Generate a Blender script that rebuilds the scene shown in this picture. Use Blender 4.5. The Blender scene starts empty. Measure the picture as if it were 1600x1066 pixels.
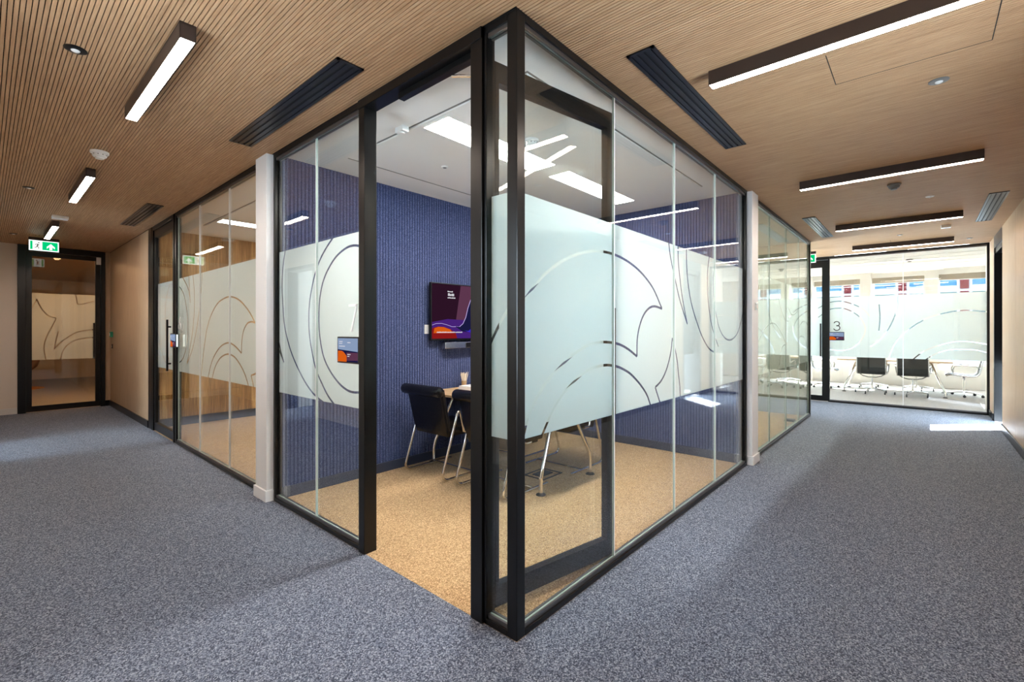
import bpy, bmesh, math, random
from mathutils import Vector, Matrix
from mathutils.geometry import delaunay_2d_cdt

random.seed(7)
sc = bpy.context.scene
col = sc.collection
PI = math.pi
H = 2.8                                   # corridor and meeting-room ceiling height

# ------------------------------------------------------------------ camera
F_PX, HOR, YAW = 728.08, 516.39, math.radians(41.323)
FW = Vector((math.cos(YAW), math.sin(YAW), 0)); RT = Vector((math.sin(YAW), -math.cos(YAW), 0)); UP = Vector((0, 0, 1))
CAM = Vector((-1.55642, -1.34049, 1.376))
cd = bpy.data.cameras.new('camera'); cam = bpy.data.objects.new('camera', cd); col.objects.link(cam)
cam.location = CAM; cam.rotation_euler = (PI / 2, 0, YAW - PI / 2)
cd.sensor_fit = 'HORIZONTAL'; cd.sensor_width = 36.0; cd.lens = F_PX * 36 / 1600
cd.shift_y = (HOR - 533.0) / 1600; cd.clip_start = 0.02; cd.clip_end = 300
sc.camera = cam
# ------------------------------------------------------------------ world, sun, exposure
SKY = 7.0
LUM, PANEL7, PANEL6, PANEL8, PANEL3, ENDL = 20.0, 15.0, 10.5, 14.0, 7.5, 4.0
w = bpy.data.worlds.new('sky'); sc.world = w; w.use_nodes = True
bg = w.node_tree.nodes['Background']; bg.inputs[0].default_value = (0.74, 0.87, 1.0, 1); bg.inputs[1].default_value = SKY
sl = bpy.data.lights.new('sun', 'SUN'); sl.energy = 30.0; sl.angle = math.radians(0.6); sl.color = (1, 0.95, 0.86)
sun = bpy.data.objects.new('sun', sl); col.objects.link(sun); sun.location = (20, -20, 20)
sd = Vector((-0.68, 0.75, -0.735)).normalized()
sun.rotation_euler = sd.to_track_quat('-Z', 'Y').to_euler()
sc.view_settings.view_transform = 'Standard'; sc.view_settings.look = 'None'
sc.view_settings.gamma = 1.0; sc.view_settings.use_curve_mapping = False
sc.view_settings.exposure = 1.9
cy = sc.cycles
cy.use_denoising = True
try:
    cy.denoiser = 'OPENIMAGEDENOISE'; cy.denoising_input_passes = 'RGB_ALBEDO_NORMAL'
except Exception: pass
cy.max_bounces = 10; cy.diffuse_bounces = 5; cy.glossy_bounces = 5; cy.transmission_bounces = 6
cy.transparent_max_bounces = 40; cy.caustics_reflective = False; cy.caustics_refractive = False
cy.sample_clamp_indirect = 6.0; cy.use_light_tree = True
def portal(loc, rot, sx, sy):
    l = bpy.data.lights.new('daylight_portal', 'AREA'); l.shape = 'RECTANGLE'; l.size = sx; l.size_y = sy
    l.cycles.is_portal = True
    o = bpy.data.objects.new('daylight_portal', l); col.objects.link(o); o.location = loc; o.rotation_euler = rot

# ------------------------------------------------------------------ pixel helpers (photo 1600 x 1066)
def ray(u, v): return FW + RT * ((u - 800) / F_PX) + UP * ((HOR - v) / F_PX)
def hit(u, v, ax, val):
    d = ray(u, v); t = (val - CAM[ax]) / d[ax]; return CAM + d * t

# ------------------------------------------------------------------ materials
def new_mat(name):
    m = bpy.data.materials.new(name); m.use_nodes = True; nt = m.node_tree
    return m, nt, nt.nodes, nt.links, nt.nodes['Principled BSDF']
def plain(name, c, rough=0.5, metal=0.0, spec=0.5, emis=None, es=0.0, coat=0.0):
    m, nt, N, L, b = new_mat(name)
    b.inputs['Base Color'].default_value = (*c, 1); b.inputs['Roughness'].default_value = rough
    b.inputs['Metallic'].default_value = metal; b.inputs['Specular IOR Level'].default_value = spec
    b.inputs['Coat Weight'].default_value = coat
    if emis:
        b.inputs['Emission Color'].default_value = (*emis, 1); b.inputs['Emission Strength'].default_value = es
    return m
def mapping(N, L, scale, src='Position', rot=(0, 0, 0)):
    if src == 'Position': s = N.new('ShaderNodeNewGeometry').outputs['Position']
    else: s = N.new('ShaderNodeTexCoord').outputs[src]
    mp = N.new('ShaderNodeMapping'); mp.inputs['Scale'].default_value = scale; mp.inputs['Rotation'].default_value = rot
    L.new(s, mp.inputs['Vector']); return mp.outputs['Vector']
def ramp(N, L, fac, stops):
    r = N.new('ShaderNodeValToRGB'); e = r.color_ramp.elements
    while len(e) < len(stops): e.new(0.5)
    for i, (p, c) in enumerate(stops): e[i].position = p; e[i].color = (*c, 1)
    L.new(fac, r.inputs['Fac']); return r.outputs['Color']
def noise(N, L, vec, scale, detail=4, rough=0.55, dist=0.0):
    n = N.new('ShaderNodeTexNoise'); n.inputs['Scale'].default_value = scale; n.inputs['Detail'].default_value = detail
    n.inputs['Roughness'].default_value = rough; n.inputs['Distortion'].default_value = dist
    L.new(vec, n.inputs['Vector']); return n.outputs['Fac']
def mixc(N, L, f, a, b, mode='MIX'):
    m = N.new('ShaderNodeMix'); m.data_type = 'RGBA'; m.blend_type = mode
    if isinstance(f, float): m.inputs[0].default_value = f
    else: L.new(f, m.inputs[0])
    for sock, v in ((m.inputs[6], a), (m.inputs[7], b)):
        if isinstance(v, tuple): sock.default_value = (*v, 1)
        else: L.new(v, sock)
    return m.outputs[2]
def math_n(N, L, op, a, b=0.0):
    m = N.new('ShaderNodeMath'); m.operation = op
    for s, v in ((m.inputs[0], a), (m.inputs[1], b)):
        if isinstance(v, (int, float)): s.default_value = v
        else: L.new(v, s)
    return m.outputs[0]
def bump(N, L, b, h, strength, dist=0.01):
    bp = N.new('ShaderNodeBump'); bp.inputs['Strength'].default_value = strength; bp.inputs['Distance'].default_value = dist
    L.new(h, bp.inputs['Height']); L.new(bp.outputs['Normal'], b.inputs['Normal'])

def carpet(name, stops, scale=210):
    m, nt, N, L, b = new_mat(name)
    v = mapping(N, L, (1, 1, 1))
    vo = N.new('ShaderNodeTexVoronoi'); vo.inputs['Scale'].default_value = scale; L.new(v, vo.inputs['Vector'])
    sep = N.new('ShaderNodeSeparateColor'); L.new(vo.outputs['Color'], sep.inputs[0])
    f = noise(N, L, v, scale * 0.55, 2, 0.7)
    k = math_n(N, L, 'ADD', math_n(N, L, 'MULTIPLY', sep.outputs[0], 0.62), math_n(N, L, 'MULTIPLY', f, 0.38))
    c = ramp(N, L, k, stops)
    L.new(c, b.inputs['Base Color']); b.inputs['Roughness'].default_value = 0.95; b.inputs['Specular IOR Level'].default_value = 0.2
    b.inputs['Sheen Weight'].default_value = 0.1
    bump(N, L, b, k, 0.2, 0.004); return m
M = {}
M['carpet'] = carpet('carpet_blue_grey', [(0.15, (0.018, 0.026, 0.050)), (0.40, (0.085, 0.105, 0.155)), (0.62, (0.20, 0.235, 0.32)), (0.88, (0.50, 0.55, 0.66))])
M['carpet_beige'] = carpet('carpet_beige', [(0.15, (0.23, 0.125, 0.050)), (0.5, (0.53, 0.335, 0.165)), (0.88, (0.90, 0.65, 0.38))])
M['carpet_grey'] = carpet('carpet_warm_grey', [(0.15, (0.20, 0.18, 0.16)), (0.5, (0.36, 0.33, 0.30)), (0.88, (0.52, 0.49, 0.46))])

def wood(name, c0, c1, c2, grain=(40, 1.2, 40), rough=0.5, streak=0.35, cell=None, var=0.25):
    m, nt, N, L, b = new_mat(name)
    v = mapping(N, L, grain)
    f = noise(N, L, v, 3.0, 6, 0.62, 0.6)
    c = ramp(N, L, f, [(0.28, c0), (0.5, c1), (0.74, c2)])
    v2 = mapping(N, L, tuple(g * 3 for g in grain))
    f2 = noise(N, L, v2, 3.0, 3, 0.6)
    c = mixc(N, L, streak, c, ramp(N, L, f2, [(0.35, (0.40, 0.34, 0.28)), (0.65, (0.62, 0.62, 0.62))]), 'OVERLAY')
    if cell:                                           # tone changes from slat to slat / plank to plank
        g = N.new('ShaderNodeNewGeometry'); sx = N.new('ShaderNodeSeparateXYZ'); L.new(g.outputs['Position'], sx.inputs[0])
        k = math_n(N, L, 'FLOOR', math_n(N, L, 'DIVIDE', math_n(N, L, 'ADD', sx.outputs[0], 50.0), cell))
        wn = N.new('ShaderNodeTexWhiteNoise'); wn.noise_dimensions = '1D'; L.new(k, wn.inputs['W'])
        c = mixc(N, L, var, c, ramp(N, L, wn.outputs['Value'], [(0.0, (0.32, 0.30, 0.28)), (1.0, (0.68, 0.68, 0.68))]), 'OVERLAY')
    L.new(c, b.inputs['Base Color']); b.inputs['Roughness'].default_value = rough
    b.inputs['Specular IOR Level'].default_value = 0.35
    bump(N, L, b, f, 0.08, 0.002); return m
M['slat'] = wood('oak_slat', (0.38, 0.215, 0.112), (0.49, 0.30, 0.168), (0.58, 0.38, 0.225), (30, 1.3, 30), 0.5, 0.2, 0.018, 0.12)
M['wall_wood'] = wood('oak_veneer_wall', (0.36, 0.232, 0.135), (0.47, 0.32, 0.197), (0.56, 0.40, 0.262), (26, 26, 0.9), 0.38, 0.3)
M['plank'] = wood('oak_plank', (0.22, 0.11, 0.035), (0.48, 0.29, 0.11), (0.76, 0.55, 0.27), (17, 17, 0.7), 0.5, 0.7, 0.15, 0.9)
M['oak_top'] = wood('oak_table_top', (0.46, 0.28, 0.13), (0.60, 0.39, 0.20), (0.70, 0.50, 0.29), (18, 1.0, 18), 0.35, 0.25)
# dark board behind the slats, with the perforated ribs that show in the slots
m, nt, N, L, b = new_mat('slot_board')
g = N.new('ShaderNodeNewGeometry'); sx = N.new('ShaderNodeSeparateXYZ'); L.new(g.outputs['Position'], sx.inputs[0])
fr = math_n(N, L, 'FRACT', math_n(N, L, 'DIVIDE', math_n(N, L, 'ADD', sx.outputs[1], 50.0), 0.03))
st = math_n(N, L, 'LESS_THAN', fr, 0.3)
L.new(mixc(N, L, st, (0.006, 0.005, 0.004), (0.05, 0.03, 0.018)), b.inputs['Base Color']); b.inputs['Roughness'].default_value = 0.9
M['slot_board'] = m
M['black'] = plain('black_powder_coat', (0.004, 0.004, 0.0045), 0.30, 0.0, 0.38)
M['black_matt'] = plain('black_matt', (0.010, 0.010, 0.011), 0.6)
M['skirt_dark'] = plain('charcoal_skirting', (0.022, 0.023, 0.028), 0.45)
M['skirt_blue'] = plain('navy_skirting', (0.030, 0.038, 0.070), 0.5)
M['bronze'] = plain('dark_bronze_housing', (0.060, 0.042, 0.036), 0.42, 0.35)
M['vent'] = plain('satin_black_vent', (0.018, 0.019, 0.024), 0.28, 0.4)
M['white'] = plain('white_paint', (0.78, 0.76, 0.73), 0.6)
M['trim_white'] = plain('bright_white_trim', (0.92, 0.93, 0.95), 0.45)
M['room8'] = plain('grey_green_paint', (0.34, 0.36, 0.32), 0.7)
M['cream'] = plain('warm_white_paint', (0.78, 0.70, 0.62), 0.6)
M['ceil_white'] = plain('white_ceiling', (0.82, 0.80, 0.78), 0.75)
M['groove'] = plain('grey_groove', (0.20, 0.19, 0.18), 0.8)
M['plastic'] = plain('white_plastic', (0.82, 0.82, 0.82), 0.35)
M['grey_plastic'] = plain('grey_plastic', (0.18, 0.18, 0.18), 0.4)
M['chrome'] = plain('chrome', (0.82, 0.80, 0.77), 0.09, 1.0)
M['alu'] = plain('brushed_aluminium', (0.72, 0.72, 0.72), 0.25, 1.0)
M['rubber'] = plain('black_rubber', (0.008, 0.008, 0.008), 0.55)
M['joint'] = plain('clear_glazing_joint', (0.80, 0.83, 0.82), 0.25, 0, 0.6)
M['joint_grey'] = plain('grey_glazing_joint', (0.20, 0.21, 0.20), 0.35)
M['sign_white'] = plain('white_vinyl', (0.92, 0.92, 0.92), 0.4)
M['sign_black'] = plain('black_vinyl', (0.012, 0.012, 0.012), 0.4)
M['orange_rug'] = plain('orange_wool', (0.75, 0.30, 0.05), 0.9)
M['brown_shell'] = plain('brown_shell', (0.20, 0.075, 0.03), 0.4)
M['paper'] = plain('white_paper', (0.85, 0.85, 0.86), 0.7)
M['stick'] = plain('pale_wood_stick', (0.88, 0.76, 0.60), 0.6)
M['kraft'] = plain('kraft_pot', (0.50, 0.33, 0.18), 0.6)
M['blind'] = plain('taupe_roller_blind', (0.36, 0.31, 0.25), 0.85)
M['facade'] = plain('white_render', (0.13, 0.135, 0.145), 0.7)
M['street'] = plain('grey_street', (0.05, 0.05, 0.05), 0.9)
M['facade_red'] = plain('red_panel', (0.032, 0.006, 0.007), 0.9, 0, 0.0)
M['facade_glass'] = plain('blue_window_glass', (0.018, 0.042, 0.068), 0.9, 0.0, 0.0)
M['facade_glass2'] = plain('grey_window_glass', (0.02, 0.032, 0.034), 0.9, 0.0, 0.0)
M['green_point'] = plain('green_call_point', (0.02, 0.30, 0.16), 0.4)
M['bead'] = plain('dark_satin_bead', (0.22, 0.21, 0.21), 0.28, 0.9)
def emit(name, c, s):
    m = bpy.data.materials.new(name); m.use_nodes = True; N = m.node_tree.nodes; N.clear()
    e = N.new('ShaderNodeEmission'); e.inputs[0].default_value = (*c, 1); e.inputs[1].default_value = s
    o = N.new('ShaderNodeOutputMaterial'); m.node_tree.links.new(e.outputs[0], o.inputs[0]); return m
M['lum'] = emit('warm_led_diffuser', (1.0, 0.83, 0.70), LUM)
M['panel7'] = emit('led_panel_bright', (1.0, 0.95, 0.88), PANEL7)
M['panel6'] = emit('led_panel_warm', (1.0, 0.955, 0.89), PANEL6)
M['panel8'] = emit('led_panel_soft', (1.0, 0.93, 0.84), PANEL8)
M['endlamp'] = emit('led_panel_amber', (1.0, 0.52, 0.22), ENDL)
M['panel3'] = emit('film_fill_panel', (0.95, 0.98, 1.0), PANEL3)
M['sign_green'] = emit('exit_green', (0.0, 0.40, 0.13), 0.42)
M['sign_lit'] = emit('exit_white', (0.9, 1.0, 0.93), 0.42)
M['scr_dark'] = emit('screen_maroon', (0.03, 0.008, 0.022), 0.22)
M['scr_orange'] = emit('screen_orange', (0.80, 0.13, 0.01), 0.22)
M['scr_red'] = emit('screen_red', (0.30, 0.012, 0.012), 0.22)
M['scr_blue'] = emit('screen_blue', (0.05, 0.03, 0.60), 0.22)
M['scr_navy'] = emit('screen_navy', (0.012, 0.012, 0.06), 0.22)
M['scr_mauve'] = emit('screen_mauve', (0.13, 0.045, 0.09), 0.22)
M['scr_purple'] = emit('screen_purple', (0.075, 0.02, 0.22), 0.22)
M['scr_line'] = emit('screen_line', (0.62, 0.50, 0.95), 0.22)
M['scr_text'] = emit('screen_text', (0.9, 0.88, 0.95), 0.22)
M['scr_sky'] = emit('screen_pale_blue', (0.30, 0.40, 0.60), 0.22)

def glass(name, tint):
    m = bpy.data.materials.new(name); m.use_nodes = True; nt = m.node_tree; N, L = nt.nodes, nt.links; N.clear()
    tr = N.new('ShaderNodeBsdfTransparent'); tr.inputs[0].default_value = (*tint, 1)
    gl = N.new('ShaderNodeBsdfGlossy'); gl.inputs['Roughness'].default_value = 0.0; gl.inputs[0].default_value = (1, 1, 1, 1)
    g = N.new('ShaderNodeNewGeometry')
    ior = math_n(N, L, 'SUBTRACT', 1.52, math_n(N, L, 'MULTIPLY', g.outputs['Backfacing'], 1.52 - 1 / 1.52))
    fr = N.new('ShaderNodeFresnel'); L.new(ior, fr.inputs['IOR'])
    mx = N.new('ShaderNodeMixShader'); L.new(fr.outputs[0], mx.inputs[0]); L.new(tr.outputs[0], mx.inputs[1]); L.new(gl.outputs[0], mx.inputs[2])
    o = N.new('ShaderNodeOutputMaterial'); L.new(mx.outputs[0], o.inputs[0]); return m
M['glass'] = glass('clear_glass', (0.965, 0.985, 0.98))
M['glass_green'] = glass('green_tinted_glass', (0.90, 0.955, 0.92))
M['edge'] = plain('glass_edge', (0.55, 0.68, 0.64), 0.2)
def film(name, cd_, ct, k):
    m = bpy.data.materials.new(name); m.use_nodes = True; nt = m.node_tree; N, L = nt.nodes, nt.links; N.clear()
    d = N.new('ShaderNodeBsdfDiffuse'); d.inputs[0].default_value = (*cd_, 1)
    t = N.new('ShaderNodeBsdfTranslucent'); t.inputs[0].default_value = (*ct, 1)
    mx = N.new('ShaderNodeMixShader'); mx.inputs[0].default_value = k; L.new(d.outputs[0], mx.inputs[1]); L.new(t.outputs[0], mx.inputs[2])
    o = N.new('ShaderNodeOutputMaterial'); L.new(mx.outputs[0], o.inputs[0]); return m
M['film'] = film('frosted_film', (0.62, 0.73, 0.765), (0.86, 0.915, 0.89), 0.5)
m, nt, N, L, b = new_mat('blue_felt')
v = mapping(N, L, (1, 1, 1)); f = noise(N, L, v, 160, 3, 0.7)
L.new(ramp(N, L, f, [(0.34, (0.028, 0.040, 0.105)), (0.5, (0.062, 0.082, 0.185)), (0.66, (0.15, 0.18, 0.33))]), b.inputs['Base Color'])
b.inputs['Roughness'].default_value = 0.95; b.inputs['Specular IOR Level'].default_value = 0.1; bump(N, L, b, f, 0.3, 0.003)
M['felt'] = m
M['joint'] = film('clear_glazing_joint', (0.97, 0.98, 0.98), (0.97, 0.98, 0.98), 0.2)
m, nt, N, L, b = new_mat('black_leather')
v = mapping(N, L, (1, 1, 1), 'Object'); f = noise(N, L, v, 260, 3, 0.6); f2 = noise(N, L, v, 14, 2, 0.5)
b.inputs['Base Color'].default_value = (0.006, 0.006, 0.008, 1); b.inputs['Roughness'].default_value = 0.27
bump(N, L, b, math_n(N, L, 'ADD', math_n(N, L, 'MULTIPLY', f, 0.15), f2), 0.25, 0.01); M['leather'] = m
m, nt, N, L, b = new_mat('dark_mesh_sling')
v = mapping(N, L, (1, 1, 1), 'Object'); f = noise(N, L, v, 300, 2, 0.6)
L.new(ramp(N, L, f, [(0.3, (0.006, 0.007, 0.005)), (0.7, (0.022, 0.024, 0.018))]), b.inputs['Base Color']); b.inputs['Roughness'].default_value = 0.6
M['sling'] = m

# ------------------------------------------------------------------ mesh helpers
WL = {}                                       # world location of every object's origin (unrotated ones)
class MB:
    def __init__(self): self.v = []; self.f = []; self.mi = []; self.smooth = False
    def face(self, pts, mi=0):
        i = len(self.v); self.v += [Vector(p) for p in pts]; self.f.append(list(range(i, i + len(pts)))); self.mi.append(mi)
    def box(self, x0, x1, y0, y1, z0, z1, mi=0):
        if x0 > x1: x0, x1 = x1, x0
        if y0 > y1: y0, y1 = y1, y0
        if z0 > z1: z0, z1 = z1, z0
        i = len(self.v)
        self.v += [Vector(p) for p in ((x0, y0, z0), (x1, y0, z0), (x1, y1, z0), (x0, y1, z0), (x0, y0, z1), (x1, y0, z1), (x1, y1, z1), (x0, y1, z1))]
        for q in ((0, 3, 2, 1), (4, 5, 6, 7), (0, 1, 5, 4), (1, 2, 6, 5), (2, 3, 7, 6), (3, 0, 4, 7)):
            self.f.append([i + k for k in q]); self.mi.append(mi)
        return self
    def tube(self, pts, r, n=10, r2=None, caps=True):
        pts = [Vector(p) for p in pts]; rings = []; prev = None
        for k, p in enumerate(pts):
            t = (pts[min(k + 1, len(pts) - 1)] - pts[max(k - 1, 0)]).normalized()
            if prev is None:
                a = Vector((0, 0, 1)) if abs(t.z) < 0.9 else Vector((1, 0, 0)); u = t.cross(a).normalized()
            else: u = (prev - t * prev.dot(t)).normalized()
            prev = u; w_ = t.cross(u); rr = r if r2 is None else r + (r2 - r) * k / (len(pts) - 1)
            i = len(self.v); rings.append(i)
            self.v += [p + (u * math.cos(2 * PI * j / n) + w_ * math.sin(2 * PI * j / n)) * rr for j in range(n)]
        for a, b_ in zip(rings, rings[1:]):
            for j in range(n):
                self.f.append([a + j, a + (j + 1) % n, b_ + (j + 1) % n, b_ + j]); self.mi.append(0)
        if caps:
            self.f.append([rings[0] + j for j in range(n)][::-1]); self.mi.append(0)
            self.f.append([rings[-1] + j for j in range(n)]); self.mi.append(0)
        return self
    def lathe(self, c, prof, n=24, up=1):
        c = Vector(c); rings = []
        for r, z in prof:
            i = len(self.v); rings.append(i)
            self.v += [c + Vector((r * math.cos(2 * PI * j / n), r * math.sin(2 * PI * j / n), z * up)) for j in range(n)]
        for a, b_ in zip(rings, rings[1:]):
            for j in range(n):
                self.f.append([a + j, a + (j + 1) % n, b_ + (j + 1) % n, b_ + j]); self.mi.append(0)
        self.f.append([rings[0] + j for j in range(n)][::-1]); self.mi.append(0)
        self.f.append([rings[-1] + j for j in range(n)]); self.mi.append(0)
        return self
    def prism(self, poly, fn, d0, d1):
        """poly: 2-D points; fn(a,b,d)->world; extruded from d0 to d1"""
        n = len(poly); i = len(self.v)
        self.v += [Vector(fn(a, b, d0)) for a, b in poly] + [Vector(fn(a, b, d1)) for a, b in poly]
        self.f.append([i + k for k in range(n)][::-1]); self.mi.append(0)
        self.f.append([i + n + k for k in range(n)]); self.mi.append(0)
        for k in range(n):
            self.f.append([i + k, i + (k + 1) % n, i + n + (k + 1) % n, i + n + k]); self.mi.append(0)
        return self
    def build(self, name, mats, parent=None, local=False, bev=0.0, smooth=None, origin=None):
        if not isinstance(mats, (list, tuple)): mats = [mats]
        if parent is None:
            xs = [p.x for p in self.v]; ys = [p.y for p in self.v]; zs = [p.z for p in self.v]
            o = Vector(origin) if origin else Vector(((min(xs) + max(xs)) / 2, (min(ys) + max(ys)) / 2, min(zs)))
        else:
            o = Vector((0, 0, 0)) if local else WL[parent.name].copy()
        me = bpy.data.meshes.new(name)
        me.from_pydata([tuple(p - o) for p in self.v], [], self.f)
        for mm in mats: me.materials.append(M[mm])
        me.polygons.foreach_set('material_index', self.mi)
        bm = bmesh.new(); bm.from_mesh(me)
        bmesh.ops.remove_doubles(bm, verts=bm.verts, dist=1e-6)
        bmesh.ops.recalc_face_normals(bm, faces=bm.faces)
        if bev > 0:
            es = [e for e in bm.edges if len(e.link_faces) == 2 and e.calc_face_angle(0) > 0.5]
            bmesh.ops.bevel(bm, geom=es, offset=bev, segments=2, affect='EDGES', clamp_overlap=True, profile=0.6)
        bm.to_mesh(me); bm.free()
        if smooth if smooth is not None else self.smooth:
            for p in me.polygons: p.use_smooth = True
            try: me.set_sharp_from_angle(angle=0.7)
            except Exception: pass
        ob = bpy.data.objects.new(name, me); col.objects.link(ob)
        if parent is None: ob.location = o; WL[ob.name] = o
        else:
            ob.parent = parent; WL[ob.name] = WL[parent.name].copy() if not local else Vector((0, 0, 0))
        return ob
def tag(o, label, cat, group=None, kind=None):
    o['label'] = label; o['category'] = cat
    if group: o['group'] = group
    if kind: o['kind'] = kind
    return o
def empty(name, loc, rz=0.0):
    o = bpy.data.objects.new(name, None); col.objects.link(o); o.location = loc; o.rotation_euler = (0, 0, rz); o.empty_display_size = 0.1
    WL[o.name] = Vector(loc); return o
def copy_tree(o, parent=None):
    c = o.copy(); col.objects.link(c); c.parent = parent
    for ch in list(o.children): copy_tree(ch, c)
    return c
def structure(name, label, cat, mats, boxes, bev=0.0):
    b = MB()
    for q in boxes: b.box(*q)
    return tag(b.build(name, mats, bev=bev), label, cat, kind='structure')
def spline(pts, step=0.02):
    """smooth curve through 2-D points (Catmull-Rom)"""
    P = [Vector(p) for p in pts]; out = []
    for i in range(len(P) - 1):
        p0 = P[i - 1] if i else P[0] * 2 - P[1]; p1, p2 = P[i], P[i + 1]; p3 = P[i + 2] if i + 2 < len(P) else P[-1] * 2 - P[-2]
        n = max(2, int((p2 - p1).length / step))
        for k in range(n):
            t = k / n
            out.append(0.5 * ((2 * p1) + (p2 - p0) * t + (2 * p0 - 5 * p1 + 4 * p2 - p3) * t * t + (3 * p1 - p0 - 3 * p2 + p3) * t ** 3))
    out.append(P[-1]); return out

# ================================================================== THE SETTING
YF, XR, YW, XL = 9.85, 9.2, -2.167, -1.9      # end wall, room-3 glass, right corridor wall, left corridor wall
# floors
structure('floor', 'blue-grey speckled carpet covering the L-shaped corridor', 'floor', 'carpet',
          [(XL, 0.0, YW, YF, -0.1, 0), (0.0, XR, YW, 0.0, -0.1, 0), (7.25, XR, 0.0, 1.3, -0.1, 0)])
structure('floor', 'beige carpet inside the glass corner meeting room', 'floor', 'carpet_beige', [(0.0, 3.62, 0.0, 2.6, -0.1, 0)])
structure('floor', 'beige carpet inside the meeting room numbered 6', 'floor', 'carpet_beige', [(0.0, 3.62, 2.83, 6.75, -0.1, 0)])
structure('floor', 'beige carpet inside the green-tinted glass room', 'floor', 'carpet_beige', [(3.85, 7.25, 0.0, 2.65, -0.1, 0)])
structure('floor', 'warm grey carpet in the bright room numbered 3', 'floor', 'carpet_grey', [(XR, 13.6, -3.2, 4.0, -0.1, 0)])
structure('floor', 'brownish carpet beyond the black framed end door', 'floor', 'carpet_grey', [(-2.6, 2.6, YF, 17.2, -0.1, 0)])

# slatted corridor ceiling
cl = MB()
for q in ((XL, 0.0, YW, YF, H + .010, H + .06), (0.0, XR, YW, 0.0, H + .010, H + .06), (7.25, XR, 0.0, 1.3, H + .010, H + .06)): cl.box(*q)
ceil = tag(cl.build('ceiling', 'slot_board'), 'slatted oak ceiling with fine dark slots over the corridor', 'ceiling', kind='structure')
def slat_mesh(y0, y1):
    b = MB().box(-0.0071, 0.0071, y0, y1, H, H + 0.010); me = bpy.data.meshes.new('slat')
    me.from_pydata([tuple(p) for p in b.v], [], b.f); me.materials.append(M['slat']); return me
def slat_span(x): return (YW, YF) if x < -0.001 else ((YW, -0.002) if x < 7.26 else (YW, 1.3))
sm = {}; stuff = MB(); PITCH = 0.018; n_s = 0; xs = XL + 0.012
while xs < XR - 0.01:
    sp = slat_span(xs)
    if n_s < 300:
        if sp not in sm: sm[sp] = slat_mesh(*sp)
        o = bpy.data.objects.new('slat', sm[sp]); col.objects.link(o); o.parent = ceil
        o.location = Vector((xs, 0, 0)) - WL[ceil.name]
    else: stuff.box(xs - 0.0071, xs + 0.0071, sp[0], sp[1], H, H + 0.010)
    xs += PITCH; n_s += 1
o = stuff.build('slats', 'slat', ceil); o['kind'] = 'stuff'
pj = MB()                                     # saw-cut joints between the slatted boards
for y0, y1, x0, x1 in ((-0.969, -0.965, 1.33, 1.71), (-1.602, -1.598, 1.33, 1.71), (-0.969, -0.965, 7.9, 8.2)): pj.box(x0, x1, y0, y1, H - 0.0008, H + 0.004)
for y0, y1, x0, x1 in ((-1.6, -0.967, 1.709, 1.713),): pj.box(x0, x1, y0, y1, H - 0.0008, H + 0.004)
pj.build('board_joint', 'black_matt', ceil)

structure('light_block_slab', 'unseen slab added over the ceilings to block sky leaks and window sun', 'roof', 'groove', [(-4.8, 14.0, YW - .25, 17.4, 2.93, 3.1), (9.0, 14.0, -3.4, YW - .25, 2.93, 3.1), (-2.1, 5.2, YW - 2.6, YW - .25, 2.93, 3.1)])  # slab added against sky leaks; its overhang keeps sun off the oak-wall window
HT = 2.93
structure('trim_3', 'black packing strip above the glass fronts', 'trim', 'black_matt', [(0.001, 0.04, 0.001, 6.86, H, H + .06), (0.04, 7.25, 0.001, 0.04, H, H + .06)])
# meeting-room ceilings
def room_ceiling(label, x0, x1, y0, y1, raft=None, z=H):
    o = structure('ceiling', label, 'ceiling', 'ceil_white', [(x0, x1, y0, y1, z, z + 0.06)])
    if raft:
        a, b_, c, d = raft
        MB().box(a, b_, c, d, z - 0.014, z).build('ceiling_panel', 'ceil_white', o)
        g = MB()
        for q in ((a - .012, b_ + .012, c - .012, c), (a - .012, b_ + .012, d, d + .012), (a - .012, a, c, d), (b_, b_ + .012, c, d)): g.box(*q, z - 0.003, z)
        g.build('shadow_gap', 'groove', o)
    return o
c7 = room_ceiling('white ceiling with a dropped panel over the blue corner room', 0.04, 3.62, 0.04, 2.6, (0.43, 3.13, 0.295, 1.91))
MB().box(0.44, 3.6, 2.215, 2.222, H - 0.004, H).build('ceiling_trim', 'groove', c7)
room_ceiling('white ceiling over the room numbered 6', 0.04, 3.62, 2.83, 6.75, (0.43, 3.13, 3.2, 5.95))
room_ceiling('white ceiling over the green-tinted glass room', 3.85, 7.25, 0.04, 2.65)
r3c = room_ceiling('white linear board ceiling over the room numbered 3', XR, 13.6, -3.2, 4.0, None, 2.87)
k = 0; x = 9.45
while x < 13.5:
    MB().box(x, min(x + 0.54, 13.58), -3.18, 3.98, 2.85, 2.87).build('ceiling_board', 'ceil_white', r3c); x += 0.58
o = structure('ceiling', 'dim ceiling above the lobby beyond the end door', 'ceiling', 'wall_wood', [(-2.6, 2.6, YF + .06, 17.2, H, H + .06)])

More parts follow.
